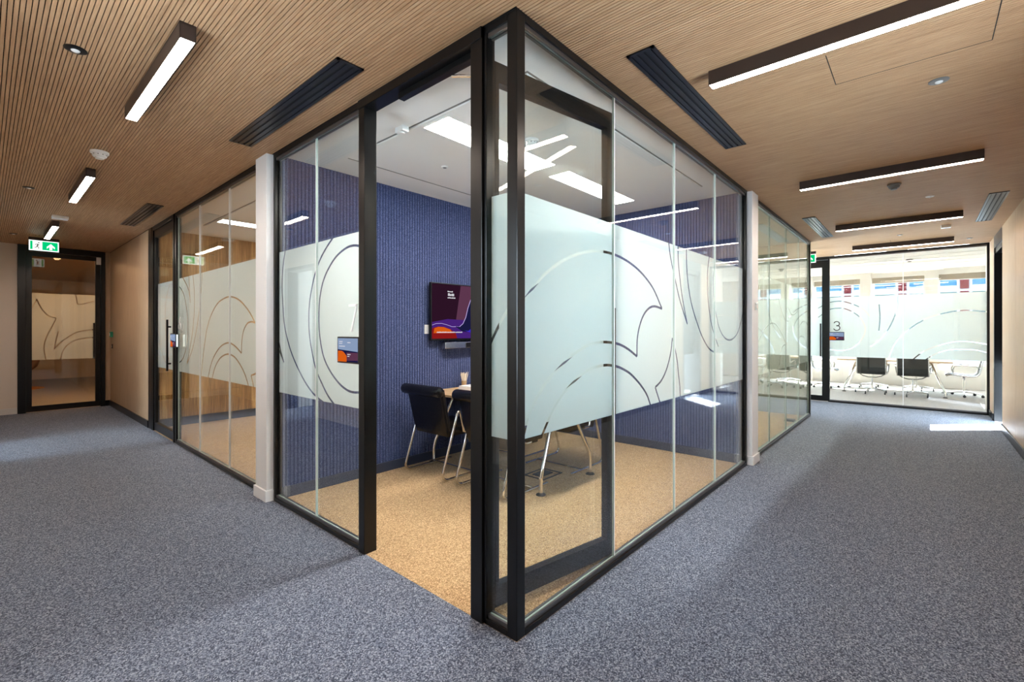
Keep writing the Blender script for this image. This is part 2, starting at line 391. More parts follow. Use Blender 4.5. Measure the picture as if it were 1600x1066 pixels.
# walls
def felt(name, parent, axis, plane, s0, s1, sign):
    """vertical-ribbed felt: plane is the wall face, ribs stand proud by 9 mm"""
    b = MB(); s = s0; p = 0.0315; n = int((s1 - s0) / p); p = (s1 - s0) / n
    prof = []
    for k in range(n):
        a = s0 + k * p
        prof += [(a, 0.0), (a + p * 0.14, 0.009), (a + p * 0.86, 0.009)]
    prof.append((s1, 0.0))
    def P(s, d, z): return (s, plane + sign * d, z) if axis == 'x' else (plane + sign * d, s, z)
    for (a, da), (c, dc) in zip(prof, prof[1:]): b.face([P(a, da, 0.09), P(c, dc, 0.09), P(c, dc, H), P(a, da, H)])
    return b.build(name, 'felt', parent)
w76 = structure('wall_left', 'navy ribbed felt wall carrying the screen in the corner room', 'wall', 'white', [(0.065, 3.85, 2.6, 2.83, 0, HT)])
felt('felt_panel', w76, 'x', 2.6, 0.066, 3.61, -1)
w78 = structure('wall_right', 'navy ribbed felt end wall of the corner room', 'wall', 'white', [(3.62, 3.85, 0.066, 2.6, 0, HT)])
felt('felt_panel', w78, 'y', 3.62, 0.07, 2.595, -1)
structure('baseboard_left', 'navy skirting under the ribbed felt wall with the screen', 'skirting', 'skirt_blue', [(0.07, 3.605, 2.582, 2.598, 0, 0.09)], 0.003)
structure('baseboard_right', 'navy skirting under the ribbed felt end wall', 'skirting', 'skirt_blue', [(3.603, 3.618, 0.07, 2.58, 0, 0.09)], 0.003)
# room 6: planked wall
w6 = structure('wall_back', 'oak planked wall inside the room numbered 6', 'wall', 'black_matt', [(0.03, 3.85, 6.75, 6.9, 0, HT)])
for r_, (z0, z1) in enumerate(((0.12, 0.478), (0.482, 1.66), (1.664, H - 0.002))):
    x = 0.07
    while x < 3.6:
        MB().box(x + 0.001, x + 0.149, 6.735 - random.random() * 0.002, 6.75, z0, z1).build('plank', 'plank', w6); x += 0.15
structure('baseboard_back', 'charcoal skirting under the planked wall', 'skirting', 'skirt_dark', [(0.07, 3.61, 6.73, 6.749, 0, 0.115)], 0.003)
structure('wall_far', 'plain white end wall inside the room numbered 6', 'wall', 'cream', [(3.62, 3.85, 2.83, 6.75, 0, HT)])
structure('wall_back', 'plain grey-green wall behind the green-tinted glass room', 'wall', 'room8', [(3.85, 7.25, 2.65, 2.8, 0, HT)])
structure('wall_far', 'plain grey-green side wall closing the green-tinted glass room', 'wall', 'room8', [(7.19, 7.25, 0.07, 2.65, 0, HT)])
structure('wall_far', 'white wall around the added window at the end of the passage', 'wall', 'white', [(7.25, XR, 1.3, 1.4, 0, 0.12), (7.25, XR, 1.3, 1.4, 2.7, HT)])
# white wall ends between the glass fronts
t1 = structure('trim_1', 'white painted wall end between the rooms numbered 6 and 7', 'wall end', 'trim_white', [(-0.05, 0.06, 2.607, 2.83, 0, H)], 0.003)
MB().box(-0.064, 0.06, 2.592, 2.842, 0.0, 0.09).build('skirting_block', 'trim_white', t1, bev=0.003)
t2 = structure('trim_2', 'white painted wall end beside the green-tinted glass', 'wall end', 'trim_white', [(3.625, 3.85, -0.045, 0.06, 0, H)], 0.003)
MB().box(3.612, 3.862, -0.058, 0.06, 0.0, 0.09).build('skirting_block', 'trim_white', t2, bev=0.003)
# oak wall between the room-6 door and the end wall
wo = structure('wall_left', 'oak veneer wall beside the black end door', 'wall', 'black_matt', [(0.012, 0.15, 6.87, YF, 0, HT)])
for y0, y1 in ((6.872, 8.36), (8.364, YF - 0.002)): MB().box(0.0, 0.012, y0, y1, 0.1, H).build('panel', 'wall_wood', wo)
structure('baseboard_left', 'black skirting along the oak veneer wall', 'skirting', 'black', [(-0.014, 0.012, 6.87, YF - 0.015, 0, 0.1)], 0.002)
# corridor right-hand wall with a deep glazed terrace doorway
wr = structure('wall_right', 'oak veneer wall along the corridor with a black doorway', 'wall', 'black_matt',
               [(XL - 0.2, 0.2, YW - 0.2, YW - 0.012, 0, HT), (1.45, 7.65, YW - 0.2, YW - 0.012, 0, HT), (0.2, 1.45, YW - 0.2, YW - 0.012, 0, 0.9), (0.2, 1.45, YW - 0.2, YW - 0.012, 2.2, HT), (8.63, XR + .06, YW - 0.2, YW - 0.012, 0, HT), (7.65, 8.63, YW - 0.2, YW - 0.012, 2.62, HT)])
x = 7.648
while x > XL + 0.05:
    x0 = max(x - 1.2, XL)
    cuts = [(x0, x, 0.10, H)] if (x <= 0.2 or x0 >= 1.45) else [(x0, x, 0.10, 0.9), (x0, x, 2.2, H)] + ([(x0, 0.2, 0.9, 2.2)] if x0 < 0.2 else []) + ([(1.45, x, 0.9, 2.2)] if x > 1.45 else [])
    for a, b_, z0, z1 in cuts: MB().box(a + .002, b_ - .002, YW - 0.012, YW, z0, z1).build('panel', 'wall_wood', wr)
    x -= 1.2
MB().box(8.632, 9.155, YW - 0.012, YW, 0.10, H).build('panel', 'wall_wood', wr)
MB().box(7.652, 8.628, YW - 0.012, YW, 2.62, H).build('panel', 'black', wr)
structure('baseboard_right', 'black skirting along the oak corridor wall', 'skirting', 'black', [(XL, 7.645, YW, YW + 0.014, 0, 0.1)], 0.002)
structure('baseboard_right', 'short black skirting between the terrace doorway and room 3', 'skirting', 'black', [(8.635, 9.155, YW, YW + 0.014, 0, 0.1)], 0.002)
structure('wall_back', 'solid outer wall behind the short corridor end', 'wall', 'white', [(XL - .2, XL - .0, YW - .2, -0.6, 0, HT)])
# corridor left-hand wall (beside the camera): added fill window, wall, glazed door
structure('wall_outer', 'white outer corridor wall with an added window and a glazed door', 'wall', 'cream',
          [(XL - .2, XL, -0.6, 0.45, 0, HT), (XL - .2, XL, 0.45, 1.35, 0, 1.45), (XL - .2, XL, 0.45, 1.35, 2.3, HT), (XL - .2, XL, 1.35, 5.95, 0, HT),
           (XL - .2, XL, 5.95, 7.05, 2.45, HT), (XL - .2, XL, 7.05, YF + .1, 0, HT)])
structure('baseboard_outer', 'white skirting along the outer corridor wall', 'skirting', 'white', [(XL, XL + .014, -0.6, 5.9, 0, 0.1)], 0.002)
def window(name, label, boxes_frame, panes, glassm='glass'):
    fr = MB()
    for q in boxes_frame: fr.box(*q)
    o = tag(fr.build(name, 'black', bev=0.002), label, 'window', kind='structure')
    for q in panes: MB().box(*q).build('pane', glassm, o)
    return o
xs_ = (XL - 0.14, XL - 0.08)
window('window_1', 'small black framed window added in the outer corridor wall for fill daylight', [(*xs_, 0.45, 1.35, 1.45, 1.50), (*xs_, 0.45, 1.35, 2.25, 2.3)] + [(*xs_, y, y + .05, 1.5, 2.25) for y in (0.45, 1.30)],  # invented window beside the camera, gives bluish fill on the left
       [(XL - .115, XL - .105, 0.5, 1.30, 1.5, 2.25)])
portal((XL - 0.22, 0.9, 1.87), (0, -PI / 2, 0), 0.8, 0.9)
structure('floor', 'blue-grey carpet in the side passage', 'floor', 'carpet', [(-4.6, XL, 5.95, 7.05, -0.1, 0)])  # side passage invented behind the opening to let daylight in
structure('wall_passage', 'white walls of the daylit side passage', 'wall', 'white', [(-4.8, XL - .2, 5.75, 5.95, 0, HT), (-4.8, XL - .2, 7.05, 7.25, 0, HT), (-4.8, -4.6, 5.95, 7.05, 0, 0.3), (-4.8, -4.6, 5.95, 7.05, 2.5, HT)])
structure('ceiling', 'white ceiling over the side passage', 'ceiling', 'ceil_white', [(-4.6, XL - .2, 5.95, 7.05, 2.6, 2.66)])
structure('door_6', 'black lined opening to the side passage', 'door', 'black', [(XL - .21, XL + .006, 5.95, 6.0, 0, 2.45), (XL - .21, XL + .006, 7.0, 7.05, 0, 2.45), (XL - .21, XL + .006, 6.0, 7.0, 2.40, 2.45)], 0.002)
window('window_9', 'black framed window added at the end of the side passage for daylight', [(-4.72, -4.66, 5.95, 6.0, .3, 2.5), (-4.72, -4.66, 7.0, 7.05, .3, 2.5), (-4.72, -4.66, 6.0, 7.0, .3, .35), (-4.72, -4.66, 6.0, 7.0, 2.45, 2.5)], [(-4.695, -4.685, 6.0, 7.0, .35, 2.45)])  # invented window, feeds daylight through the passage opening
portal((-4.82, 6.5, 1.4), (0, -PI / 2, 0), 2.1, 1.0)
window('window_10', 'added black framed daylight window closing the passage beside room 3', [(7.25, 7.31, 1.32, 1.38, .12, 2.7), (9.14, 9.2, 1.32, 1.38, .12, 2.7), (7.31, 9.14, 1.32, 1.38, .12, .18), (7.31, 9.14, 1.32, 1.38, 2.64, 2.7)], [(7.31, 9.14, 1.345, 1.355, .18, 2.64)])  # unseen window added to brighten floor and ceiling near room 3
portal((8.22, 1.42, 1.41), (-PI / 2, 0, 0), 1.8, 2.5)
window('window_11', 'black framed window added in the oak corridor wall for fill daylight', [(0.2, 1.45, YW - .14, YW - .08, .9, .95), (0.2, 1.45, YW - .14, YW - .08, 2.15, 2.2), (0.2, .25, YW - .14, YW - .08, .95, 2.15), (1.40, 1.45, YW - .14, YW - .08, .95, 2.15)],  # window added out of view to brighten the right-hand corridor
       [(.25, 1.40, YW - .115, YW - .105, .95, 2.15)])
portal((0.825, YW - .22, 1.55), (PI / 2, 0, 0), 1.25, 1.3)
# terrace door in the right wall, glass set deep
d5 = MB()
for q in ((7.65, 7.73, YW - .2, YW - .01, 0, 2.62), (8.55, 8.63, YW - .2, YW + .004, 0, 2.62), (7.73, 8.55, YW - .2, YW - .01, 2.54, 2.62), (7.73, 8.55, YW - .17, YW - .12, 0.0, 0.06)): d5.box(*q)
o = tag(d5.build('door_5', 'black', bev=0.002), 'black framed terrace door set deep in the oak wall', 'door', kind='structure')
MB().box(7.73, 8.55, YW - .150, YW - .140, 0.06, 0.88).build('pane', 'glass', o)
MB().box(7.73, 8.55, YW - .16, YW - .13, 0.875, 2.54).build('sun_block_panel', 'black', o)  # solid panel added to keep the sun patch short
portal((8.14, YW - .22, 0.47), (PI / 2, 0, 0), 0.85, 0.85)
# end wall
structure('wall_end', 'white end wall left of the black end door', 'wall', 'cream', [(XL, -1.172, YF, YF + .1, 0, HT)])
structure('baseboard_end', 'white skirting left of the black end door', 'skirting', 'white', [(XL + .015, -1.174, YF - .014, YF, 0, 0.1)], 0.002)
we = structure('wall_end', 'narrow oak pier right of the black end door', 'wall', 'black_matt', [(-0.073, 0.15, YF + .012, YF + .1, 0, HT)])
MB().box(-0.072, 0.0, YF, YF + .012, 0.1, H).build('panel', 'wall_wood', we)
structure('baseboard_end', 'short black skirting under the oak pier', 'skirting', 'black', [(-0.072, -0.016, YF - .014, YF, 0, 0.1)], 0.002)
# lobby beyond the end door
structure('wall_lobby', 'plain warm walls of the lobby beyond the end door', 'wall', 'cream',
          [(-2.6, 2.6, 17.2, 17.3, 0, HT), (-2.7, -2.6, YF, 17.3, 0, HT), (2.6, 2.7, YF, 17.3, 0, HT), (0.15, 2.6, YF, YF + .1, 0, HT), (-2.7, XL, YF, YF + .1, 0, HT)])
# room 3 shell
structure('wall_right', 'beige wall nib beside the glass front of room 3', 'wall', 'cream', [(9.262, 10.15, -3.2, -2.19, 0, 2.87)])
structure('wall_back', 'white side walls of the bright room numbered 3', 'wall', 'white', [(XR, 13.7, 4.0, 4.1, 0, 2.93), (10.15, 13.7, -3.3, -3.2, 0, 2.93)])
structure('wall_outer', 'dark outer wall beside the terrace door', 'wall', 'skirt_dark', [(XR, XR + .06, -3.2, YW - .2, 0, 2.93)])
WX = 13.6
pil = [(-3.2, -2.68), (-1.63, -1.41), (-0.36, -0.145), (0.91, 1.12), (2.17, 2.39), (3.44, 4.0)]
structure('wall_window', 'white window wall with pillars and a low sill in room 3', 'wall', 'white',
          [(WX, WX + .3, -3.2, 4.0, 0, 0.55), (WX, WX + .3, -3.2, 4.0, 2.72, 2.93)] + [(WX - .12, WX + .3, a, b_, 0.0, 2.87) for a, b_ in pil])
for i, ((a, b_), (c, d)) in enumerate(zip(pil, pil[1:])):
    window('window_%d' % (i + 2), 'tall white framed window between the pillars of room 3', [(WX + .1, WX + .15, b_, b_ + .04, .55, 2.72), (WX + .1, WX + .15, c - .04, c, .55, 2.72), (WX + .1, WX + .15, b_, c, .55, .6)],
           [(WX + .12, WX + .128, b_ + .04, c - .04, 0.6, 2.72)]).data.materials[0] = M['white']
    bl = MB().box(WX + .045, WX + .05, b_ + .02, c - .02, 2.585, 2.84)
    bo = empty('roller_blind', (WX + .05, (b_ + c) / 2, 2.57)); tag(bo, ('first', 'second', 'third', 'fourth', 'fifth')[i] + ' taupe roller blind from the beige nib along the sunlit windows', 'blind', 'roller blinds in the bright room')
    bl.build('fabric', 'blind', bo); MB().box(WX + .04, WX + .055, b_ + .02, c - .02, 2.57, 2.588).build('bottom_bar', 'white', bo)
    portal((WX + .32, (b_ + c) / 2, 1.65), (0, PI / 2, 0), 2.2, c - b_)
# building across the street
fb = empty('building', (24.0, 0, -4)); tag(fb, 'white building with blue windows and red panels seen outside', 'building')
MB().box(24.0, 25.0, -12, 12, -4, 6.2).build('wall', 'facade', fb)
for k in range(-5, 6):
    yc = 1.145 + k * 1.875
    for z0, z1 in ((1.35, 2.93), (3.02, 4.6)):
        MB().box(23.94, 24.0, yc - .125, yc + .125, z0, z1).build('panel', 'facade_red', fb)
        fr = MB()
        y0, y1 = yc - 1.875 + .165, yc - .165
        for q in ((23.95, 24, y0, y0 + .05, z0, z1), (23.95, 24, y1 - .05, y1, z0, z1), (23.95, 24, (y0 + y1) / 2 - .02, (y0 + y1) / 2 + .02, z0, z1)): fr.box(*q)
        wf = fr.build('window', 'facade', fb)
        zb = z0 + (0.15 if z0 > 3 else 0)
        for a, b_ in ((y0 + .05, (y0 + y1) / 2 - .02), ((y0 + y1) / 2 + .02, y1 - .05)):
            MB().box(23.975, 24.002, a, b_, zb, z1 - (0 if z0 > 3 else 0.02)).build('pane', 'facade_glass' if z0 > 3 else 'facade_glass2', wf)
tag(MB().box(13.9, 45, -40, 40, -4.2, -4.0).build('ground', 'street'), 'pale street ground outside the windows', 'ground', kind='structure')

# ================================================================== FROSTED FILM PATTERNS (traced on the glass plane)
def cr(x0, y0, s): return lambda pts: [(x0 + x / s, y0 + y / s) for x, y in pts]
def trace(pts, ax, val):
    out = []
    for u, v in pts:
        p = hit(u, v, ax, val); out.append((p[1] if ax == 0 else p[0], p.z))
    return out
c8 = cr(740, 280, 3.553); c9 = cr(740, 520, 3.553)
R7 = [c8([(285,672),(340,597),(395,533),(455,483),(510,447),(560,423),(620,405),(680,399),(735,404),(790,420),(850,450),(910,495),(960,548),(1005,615),(1050,720)]),
      c8([(1050,720),(1010,706),(980,715),(950,750),(930,800),(918,850),(912,900),(911,985)]),
      c8([(911,985),(870,950),(830,925),(795,912),(740,905),(690,908),(640,922),(590,952),(545,985),(500,1028)]) + c9([(462,215),(420,262),(380,320),(345,385),(315,450),(295,520),(281,585)]),
      c9([(988,410),(970,355),(945,310),(910,265),(870,225),(825,198),(795,187),(745,180),(700,187),(650,203),(600,237),(555,280),(510,330),(475,380),(440,440),(412,505),(383,575)]),
      c9([(1107,30),(1100,100),(1085,170),(1065,230),(1040,275),(1012,303)]), c9([(1012,303),(1025,345),(1042,398)]),
      c9([(1107,30),(1120,80),(1133,150),(1140,220),(1148,290),(1151,362)]),
      c8([(1086,340),(1095,420),(1110,500),(1128,580),(1143,650),(1160,710),(1190,805)]),
      c8([(1138,360),(1140,450),(1148,540),(1163,660),(1190,805)]),
      c8([(1185,375),(1187,490),(1197,600),(1215,700),(1245,800),(1275,880),(1310,940),(1345,965)]),
      c8([(1313,420),(1302,520),(1303,640),(1312,730),(1325,810),(1345,880),(1362,930)]),
      c8([(1350,435),(1335,530),(1335,640),(1345,720),(1365,820),(1395,878),(1430,893),(1465,860),(1485,800),(1500,730)])]
R7 = [trace(p, 1, 0.03) for p in R7]
S7 = [trace(c8([(60, 990), (90, 910), (125, 835), (160, 768), (192, 712)]), 0, 0.03)]
c6 = cr(420, 340, 3.333)
L7 = [c6([(480,150),(440,145),(400,158),(350,200),(310,260),(280,330),(262,420),(257,520),(262,620),(280,720),(310,790),(350,850),(390,890),(430,910),(480,912)]),
      c6([(342,88),(300,150),(265,215),(238,290),(220,370),(208,450),(205,540),(210,630),(228,735),(245,800),(275,870),(305,930),(345,985)]),
      c6([(83,160),(70,260),(66,360),(70,460),(78,560),(95,640),(120,720),(160,810),(200,880),(240,930),(295,975)]),
      c6([(38,168),(30,280),(28,400),(32,520),(45,620),(60,700),(75,755)]), c6([(26,590),(48,680),(75,755)])]
L7 = [trace(p, 0, 0.03) for p in L7]
c5 = cr(240, 400, 4.441)
L6 = [c5([(147,215),(165,210),(185,225),(205,265),(220,330),(232,420),(235,500),(228,600),(215,670),(195,720),(170,742),(150,738)]),
      c5([(193,140),(220,190),(240,240),(248,290),(251,325)]), c5([(240,132),(246,230),(251,325)]),
      c5([(268,122),(277,220),(280,330),(275,440),(262,560),(245,660),(228,750)]),
      c5([(333,105),(328,220),(318,330),(305,440),(285,560),(262,660),(228,750)]),
      c5([(324,845),(335,740),(350,610),(370,490),(400,400),(440,330),(480,298),(520,283),(560,290),(600,315),(640,360),(670,405),(700,465)]),
      c5([(700,465),(675,457),(645,470),(620,520),(608,590),(605,675)]),
      c5([(605,675),(575,640),(545,615),(515,603),(475,618),(440,655),(410,710),(390,770),(373,852)]),
      c5([(400,860),(420,780),(450,720),(480,692),(515,682),(555,700),(590,745),(620,800),(645,870),(658,925)]),
      c5([(740,715),(725,780),(705,815),(672,830)]), c5([(672,830),(682,870),(693,930)])]
L6 = [trace(p, 0, 0.03) for p in L6]
D6 = [trace(c5(p), 0, 0.03) for p in ([(108,195),(85,290),(76,400),(80,550),(95,690),(110,760)], [(20,480),(30,570),(45,640),(68,715),(98,775)])]
c4 = cr(1120, 420, 6.663)
R8 = [c4([(400,900),(430,790),(470,690),(520,610),(570,570),(610,575),(650,620),(685,690),(710,750),(730,803)]), c4([(730,803),(705,795),(680,830),(668,900),(658,1010)]),
      c4([(630,180),(655,350),(680,440),(715,530),(750,548)]), c4([(700,120),(712,300),(735,430),(748,520)]), c4([(745,400),(785,478),(830,460),(860,390),(868,250)]),
      c4([(850,640),(875,580),(905,550),(935,565),(970,625)]), c4([(840,790),(875,705),(920,730),(950,830)]), c4([(455,60),(445,165),(425,300)]), c4([(850,160),(848,290)])]
R8 = [trace(p, 1, 0.03) for p in R8]
c3 = cr(1270, 360, 4.845)
R3 = [c3([(40,590),(115,550),(180,538),(235,540),(290,555),(340,575),(385,600),(430,650)]), c3([(40,660),(120,603),(180,590),(235,592),(290,612),(335,640),(365,670),(390,715),(398,755),(383,805),(350,850),(310,885),(260,905),(200,912),(125,900)]),
      c3([(640,480),(638,570),(620,650),(570,750),(510,825),(440,880)]), c3([(502,560),(508,660),(500,760)]),
      c3([(570,985),(610,880),(665,805),(740,740),(820,690),(900,652),(1030,620),(1100,610),(1180,606),(1335,617)]),
      c3([(750,985),(820,930),(900,890),(1030,852),(1100,843),(1200,845),(1335,867)]), c3([(840,990),(920,940),(1000,912),(1080,902),(1180,903),(1260,912),(1335,933)])]
R3 = [trace(p, 0, XR + 0.03) for p in R3]
c2 = cr(20, 360, 3.555)
E4 = [c2([(100,440),(135,382)]), c2([(135,382),(150,420),(180,460),(215,483),(240,488),(215,540),(195,575),(178,620),(173,660),(183,715)]),
      c2([(255,560),(240,610),(230,660)]), c2([(230,660),(270,620),(320,585),(370,562),(450,552)]), c2([(262,720),(285,660),(320,625),(370,605),(450,596)]), c2([(340,340),(355,380),(365,412),(450,394)])]
E4 = [trace(p, 1, YF + 0.04) for p in E4]
FZ0, FZ1 = 0.875, 2.008
def film_mesh(rect, lines, fn, width, name, parent, local=False):
    """cut vinyl: a rectangle with the curved lines left clear; fn(s,z)->world"""
    s0, s1, z0, z1 = rect
    V = [Vector((s0, z0)), Vector((s1, z0)), Vector((s1, z1)), Vector((s0, z1))]; Fc = [[0, 1, 2, 3]]
    for ln in lines:
        P = spline(ln, 0.03)
        if max(p.x for p in P) < s0 - .02 or min(p.x for p in P) > s1 + .02: continue
        le, ri = [], []
        for i, p in enumerate(P):
            t = (P[min(i + 1, len(P) - 1)] - P[max(i - 1, 0)]); t = t.normalized() if t.length else Vector((1, 0))
            nn = Vector((-t.y, t.x)) * width / 2; le.append(p + nn); ri.append(p - nn)
        for i in range(len(P) - 1):
            if max(P[i].x, P[i + 1].x) < s0 - .03 or min(P[i].x, P[i + 1].x) > s1 + .03: continue
            k_ = len(V); V += [ri[i], ri[i + 1], le[i + 1], le[i]]; Fc.append([k_, k_ + 1, k_ + 2, k_ + 3])
    r = delaunay_2d_cdt(V, [], Fc, 1, 1e-6, True)
    b = MB()
    keep = [f for f, of in zip(r[2], r[5]) if list(of) == [0]]
    b.v = [Vector(fn(p.x, p.y)) for p in r[0]]; b.f = [list(f) for f in keep]; b.mi = [0] * len(keep)
    used = sorted({i for f in b.f for i in f}); mp = {o_: i for i, o_ in enumerate(used)}
    b.v = [b.v[i] for i in used]; b.f = [[mp[i] for i in f] for f in b.f]
    return b.build(name, 'film', parent, local)

# ================================================================== GLASS PARTITIONS
def P_(axis, plane):
    if axis == 'y': return lambda s, d, z: (plane + d, s, z)
    return lambda s, d, z: (s, plane + d, z)
def sbox(b, axis, plane, s0, s1, d0, d1, z0, z1, mi=0):
    if axis == 'y': return b.box(plane + d0, plane + d1, s0, s1, z0, z1, mi)
    return b.box(s0, s1, plane + d0, plane + d1, z0, z1, mi)
def pane(parent, axis, plane, s0, s1, lines, z0=0.045, z1=H - 0.045, gm='glass', width=0.0155):
    b = MB(); sbox(b, axis, plane, s0, s1, 0.022, 0.034, z0, z1)
    for i, f in enumerate(b.f):                # the four narrow edges are ground glass
        n = (b.v[f[1]] - b.v[f[0]]).cross(b.v[f[2]] - b.v[f[0]]).normalized(); dep = 0 if axis == 'y' else 1
        if abs(n[dep]) < 0.5: b.mi[i] = 1
    p = b.build('pane', [gm, 'edge'], parent)
    if lines is not None:
        f = P_(axis, plane); film_mesh((min(s0, s1) + .001, max(s0, s1) - .001, FZ0, FZ1), lines, lambda s, z: f(s, 0.0352, z), width, 'frosted_film', p)
    return p
def track(parent, axis, plane, s0, s1):
    for nm, za, zb, zc, zd in (('bottom_track', 0.0, 0.028, 0.028, 0.048), ('top_track', H - 0.032, H, H - 0.052, H - 0.032)):
        b = MB(); sbox(b, axis, plane, s0, s1, 0.0, 0.058, za, zb); t = b.build(nm, 'black', parent, bev=0.002)
        b = MB(); sbox(b, axis, plane, s0, s1, 0.010, 0.021, zc, zd); sbox(b, axis, plane, s0, s1, 0.035, 0.047, zc, zd); b.build('glazing_bead', 'bead', t)
def joint(parent, axis, plane, s, m='joint', w_=0.0065):
    b = MB(); sbox(b, axis, plane, s - w_ / 2, s + w_ / 2, 0.0205, 0.0355, 0.045, H - 0.045); b.build('joint', m, parent)
def post(parent, axis, plane, s0, s1, d0=0.0, d1=0.058, nm='post'):
    b = MB(); sbox(b, axis, plane, s0, s1, d0, d1, 0, H); return b.build(nm, 'black', parent, bev=0.003)

# room 7, run left of its door
g = empty('glass_partition', (0.03, 1.94, 0)); tag(g, 'frosted glass panel between the open doorway and the white wall end', 'partition')
track(g, 'y', 0, 1.287, 2.57); post(g, 'y', 0, 2.57, 2.6); joint(g, 'y', 0, 1.916)
pane(g, 'y', 0, 1.29, 1.9125, L7); pane(g, 'y', 0, 1.9195, 2.57, L7)
# room 7, corner with sidelight and long right-hand run
g = empty('glass_partition', (0.03, 0.03, 0)); tag(g, 'corner glass wall with a black corner post and frosted swirl band', 'partition')
b = MB(); b.box(0, 0.058, 0, 0.058, 0, H); b.build('corner_post', 'black', g, bev=0.004)
track(g, 'y', 0, 0.058, 0.20); pane(g, 'y', 0, 0.058, 0.19, S7); post(g, 'y', 0, 0.188, 0.203)
track(g, 'x', 0, 0.058, 3.59); post(g, 'x', 0, 3.575, 3.612)
js = [0.058, 0.907, 1.805, 2.704, 3.575]
for a, c in zip(js, js[1:]):
    pane(g, 'x', 0, a + (0.0035 if a > .1 else 0), c - (0.0035 if c < 3.5 else 0), R7)
for s in js[1:-1]: joint(g, 'x', 0, s)
# room 6
g = empty('glass_partition', (0.03, 4.2, 0)); tag(g, 'frosted glass front of the oak lined room numbered 6', 'partition')
track(g, 'y', 0, 2.842, 5.50); post(g, 'y', 0, 5.47, 5.53)
js = [2.842, 3.692, 4.623, 5.47]
for a, c in zip(js, js[1:]): pane(g, 'y', 0, a + .0035, c - .0035, L6)
for s in js[1:-1]: joint(g, 'y', 0, s, 'joint', 0.0075)
# room 8
g = empty('glass_partition', (5.5, 0.03, 0)); tag(g, 'green-tinted frosted glass front beside the passage to room 3', 'partition')
track(g, 'x', 0, 3.862, 7.20); post(g, 'x', 0, 7.20, 7.25)
js = [3.862, 4.655, 5.559, 6.414, 7.20]
for a, c in zip(js, js[1:]): pane(g, 'x', 0, a + .0035, c - .0035, R8, gm='glass_green')
for s in js[1:-1]: joint(g, 'x', 0, s, 'joint_grey')
# room 3
g = empty('glass_partition', (XR + .03, -1.1, 0)); tag(g, 'sunlit frosted glass front of the room numbered 3', 'partition')
track(g, 'y', XR, -2.163, -0.01); post(g, 'y', XR, -2.168, -2.135); joint(g, 'y', XR, -1.093, 'joint', 0.010)
pane(g, 'y', XR, -2.135, -1.0965, R3, width=0.018); pane(g, 'y', XR, -1.0895, -0.012, R3, width=0.018)
g = empty('glass_partition', (XR + .03, 2.6, 0)); tag(g, 'plain glass front of room 3 hidden along the passage', 'partition')
track(g, 'y', XR, 1.05, 1.3); pane(g, 'y', XR, 1.06, 1.3, [])
structure('wall_far', 'white wall beyond the added passage window in room 3', 'wall', 'white', [(XR, XR + .06, 1.3, 4.0, 0, HT)])

# ================================================================== DOORS
def framed_leaf(parent, wd, z0, z1, lines, fn_lines, stile=0.062, rail=0.105, top=0.10, th=0.045, gm='glass', handle_s=None, nm='leaf'):
    """leaf in its own local space: s along +x from the hinge, thickness along y, pivoting at the parent's origin"""
    b = MB()
    b.box(0, stile, -th / 2, th / 2, z0, z1); b.box(wd - stile, wd, -th / 2, th / 2, z0, z1)
    b.box(stile, wd - stile, -th / 2, th / 2, z0, z0 + rail); b.box(stile, wd - stile, -th / 2, th / 2, z1 - top, z1)
    lf = b.build(nm, 'black', parent, local=True)
    MB().box(stile, wd - stile, -0.006, 0.006, z0 + rail, z1 - top).build('pane', gm, lf, local=True)
    if lines is not None:
        film_mesh((stile, wd - stile, FZ0, FZ1), lines, lambda s, z: (s, 0.0075, z), 0.013, 'frosted_film', lf, local=True)
    if handle_s is not None:
        for sg in (-1, 1):
            h = MB().box(handle_s - .012, handle_s + .012, sg * (th / 2 + .03), sg * (th / 2 + .05), 0.87, 1.51)
            for zz in (0.95, 1.41): h.box(handle_s - .008, handle_s + .008, sg * th / 2, sg * (th / 2 + .03), zz, zz + .02)
            h.build('pull_handle', 'black', lf, local=True, bev=0.002)
    return lf
# door 1: open door of the corner room
d1 = empty('door_1', (0.0, 0.75, 0)); tag(d1, 'open black framed glass door of the blue corner room', 'door', kind='structure')
MB().box(-0.012, 0.075, 0.205, 0.282, 0, H).build('jamb', 'black', d1, bev=0.003)
MB().box(-0.012, 0.075, 1.222, 1.287, 0, H).build('jamb', 'black', d1, bev=0.003)
MB().box(-0.018, 0.075, 0.205, 1.287, 2.745, H).build('header', 'black', d1, bev=0.003)
cb = MB().box(0.03, 0.072, 0.30, 0.93, 2.712, 2.745).build('closer_body', 'black', d1, bev=0.003)
MB().tube([(0.06, 0.50, 2.702), (0.16, 0.38, 2.70), (0.30, 0.245, 2.70)], 0.008, 8).build('closer_arm', 'chrome', cb)
MB().box(0.044, 0.058, 0.284, 0.29, 0.10, 2.70).build('seal', 'black_matt', d1)
ang = math.atan2(0.095 - 0.262, 0.93)
leaf_lines = []
for ln in R7[:4]:                                                   # the leaf carries the same swirl
    leaf_lines.append([(s + 0.06, z - 0.05) for s, z in ln])
leaf = framed_leaf(d1, 0.94, 0.012, 2.70, leaf_lines, None, handle_s=0.885)
leaf.location = Vector((0.075, 0.262, 0)) - Vector((0.0, 0.75, 0)); leaf.rotation_euler = (0, 0, ang)
# stop on the floor
st = MB().lathe((0.985, 0.120, 0.0), [(0.016, 0), (0.016, 0.05), (0.018, 0.052), (0.018, 0.062), (0.010, 0.072), (0.001, 0.073)], 16)
tag(st.build('door_stop', 'rubber', smooth=True), 'small black door stop at the tip of the open door', 'door stop')
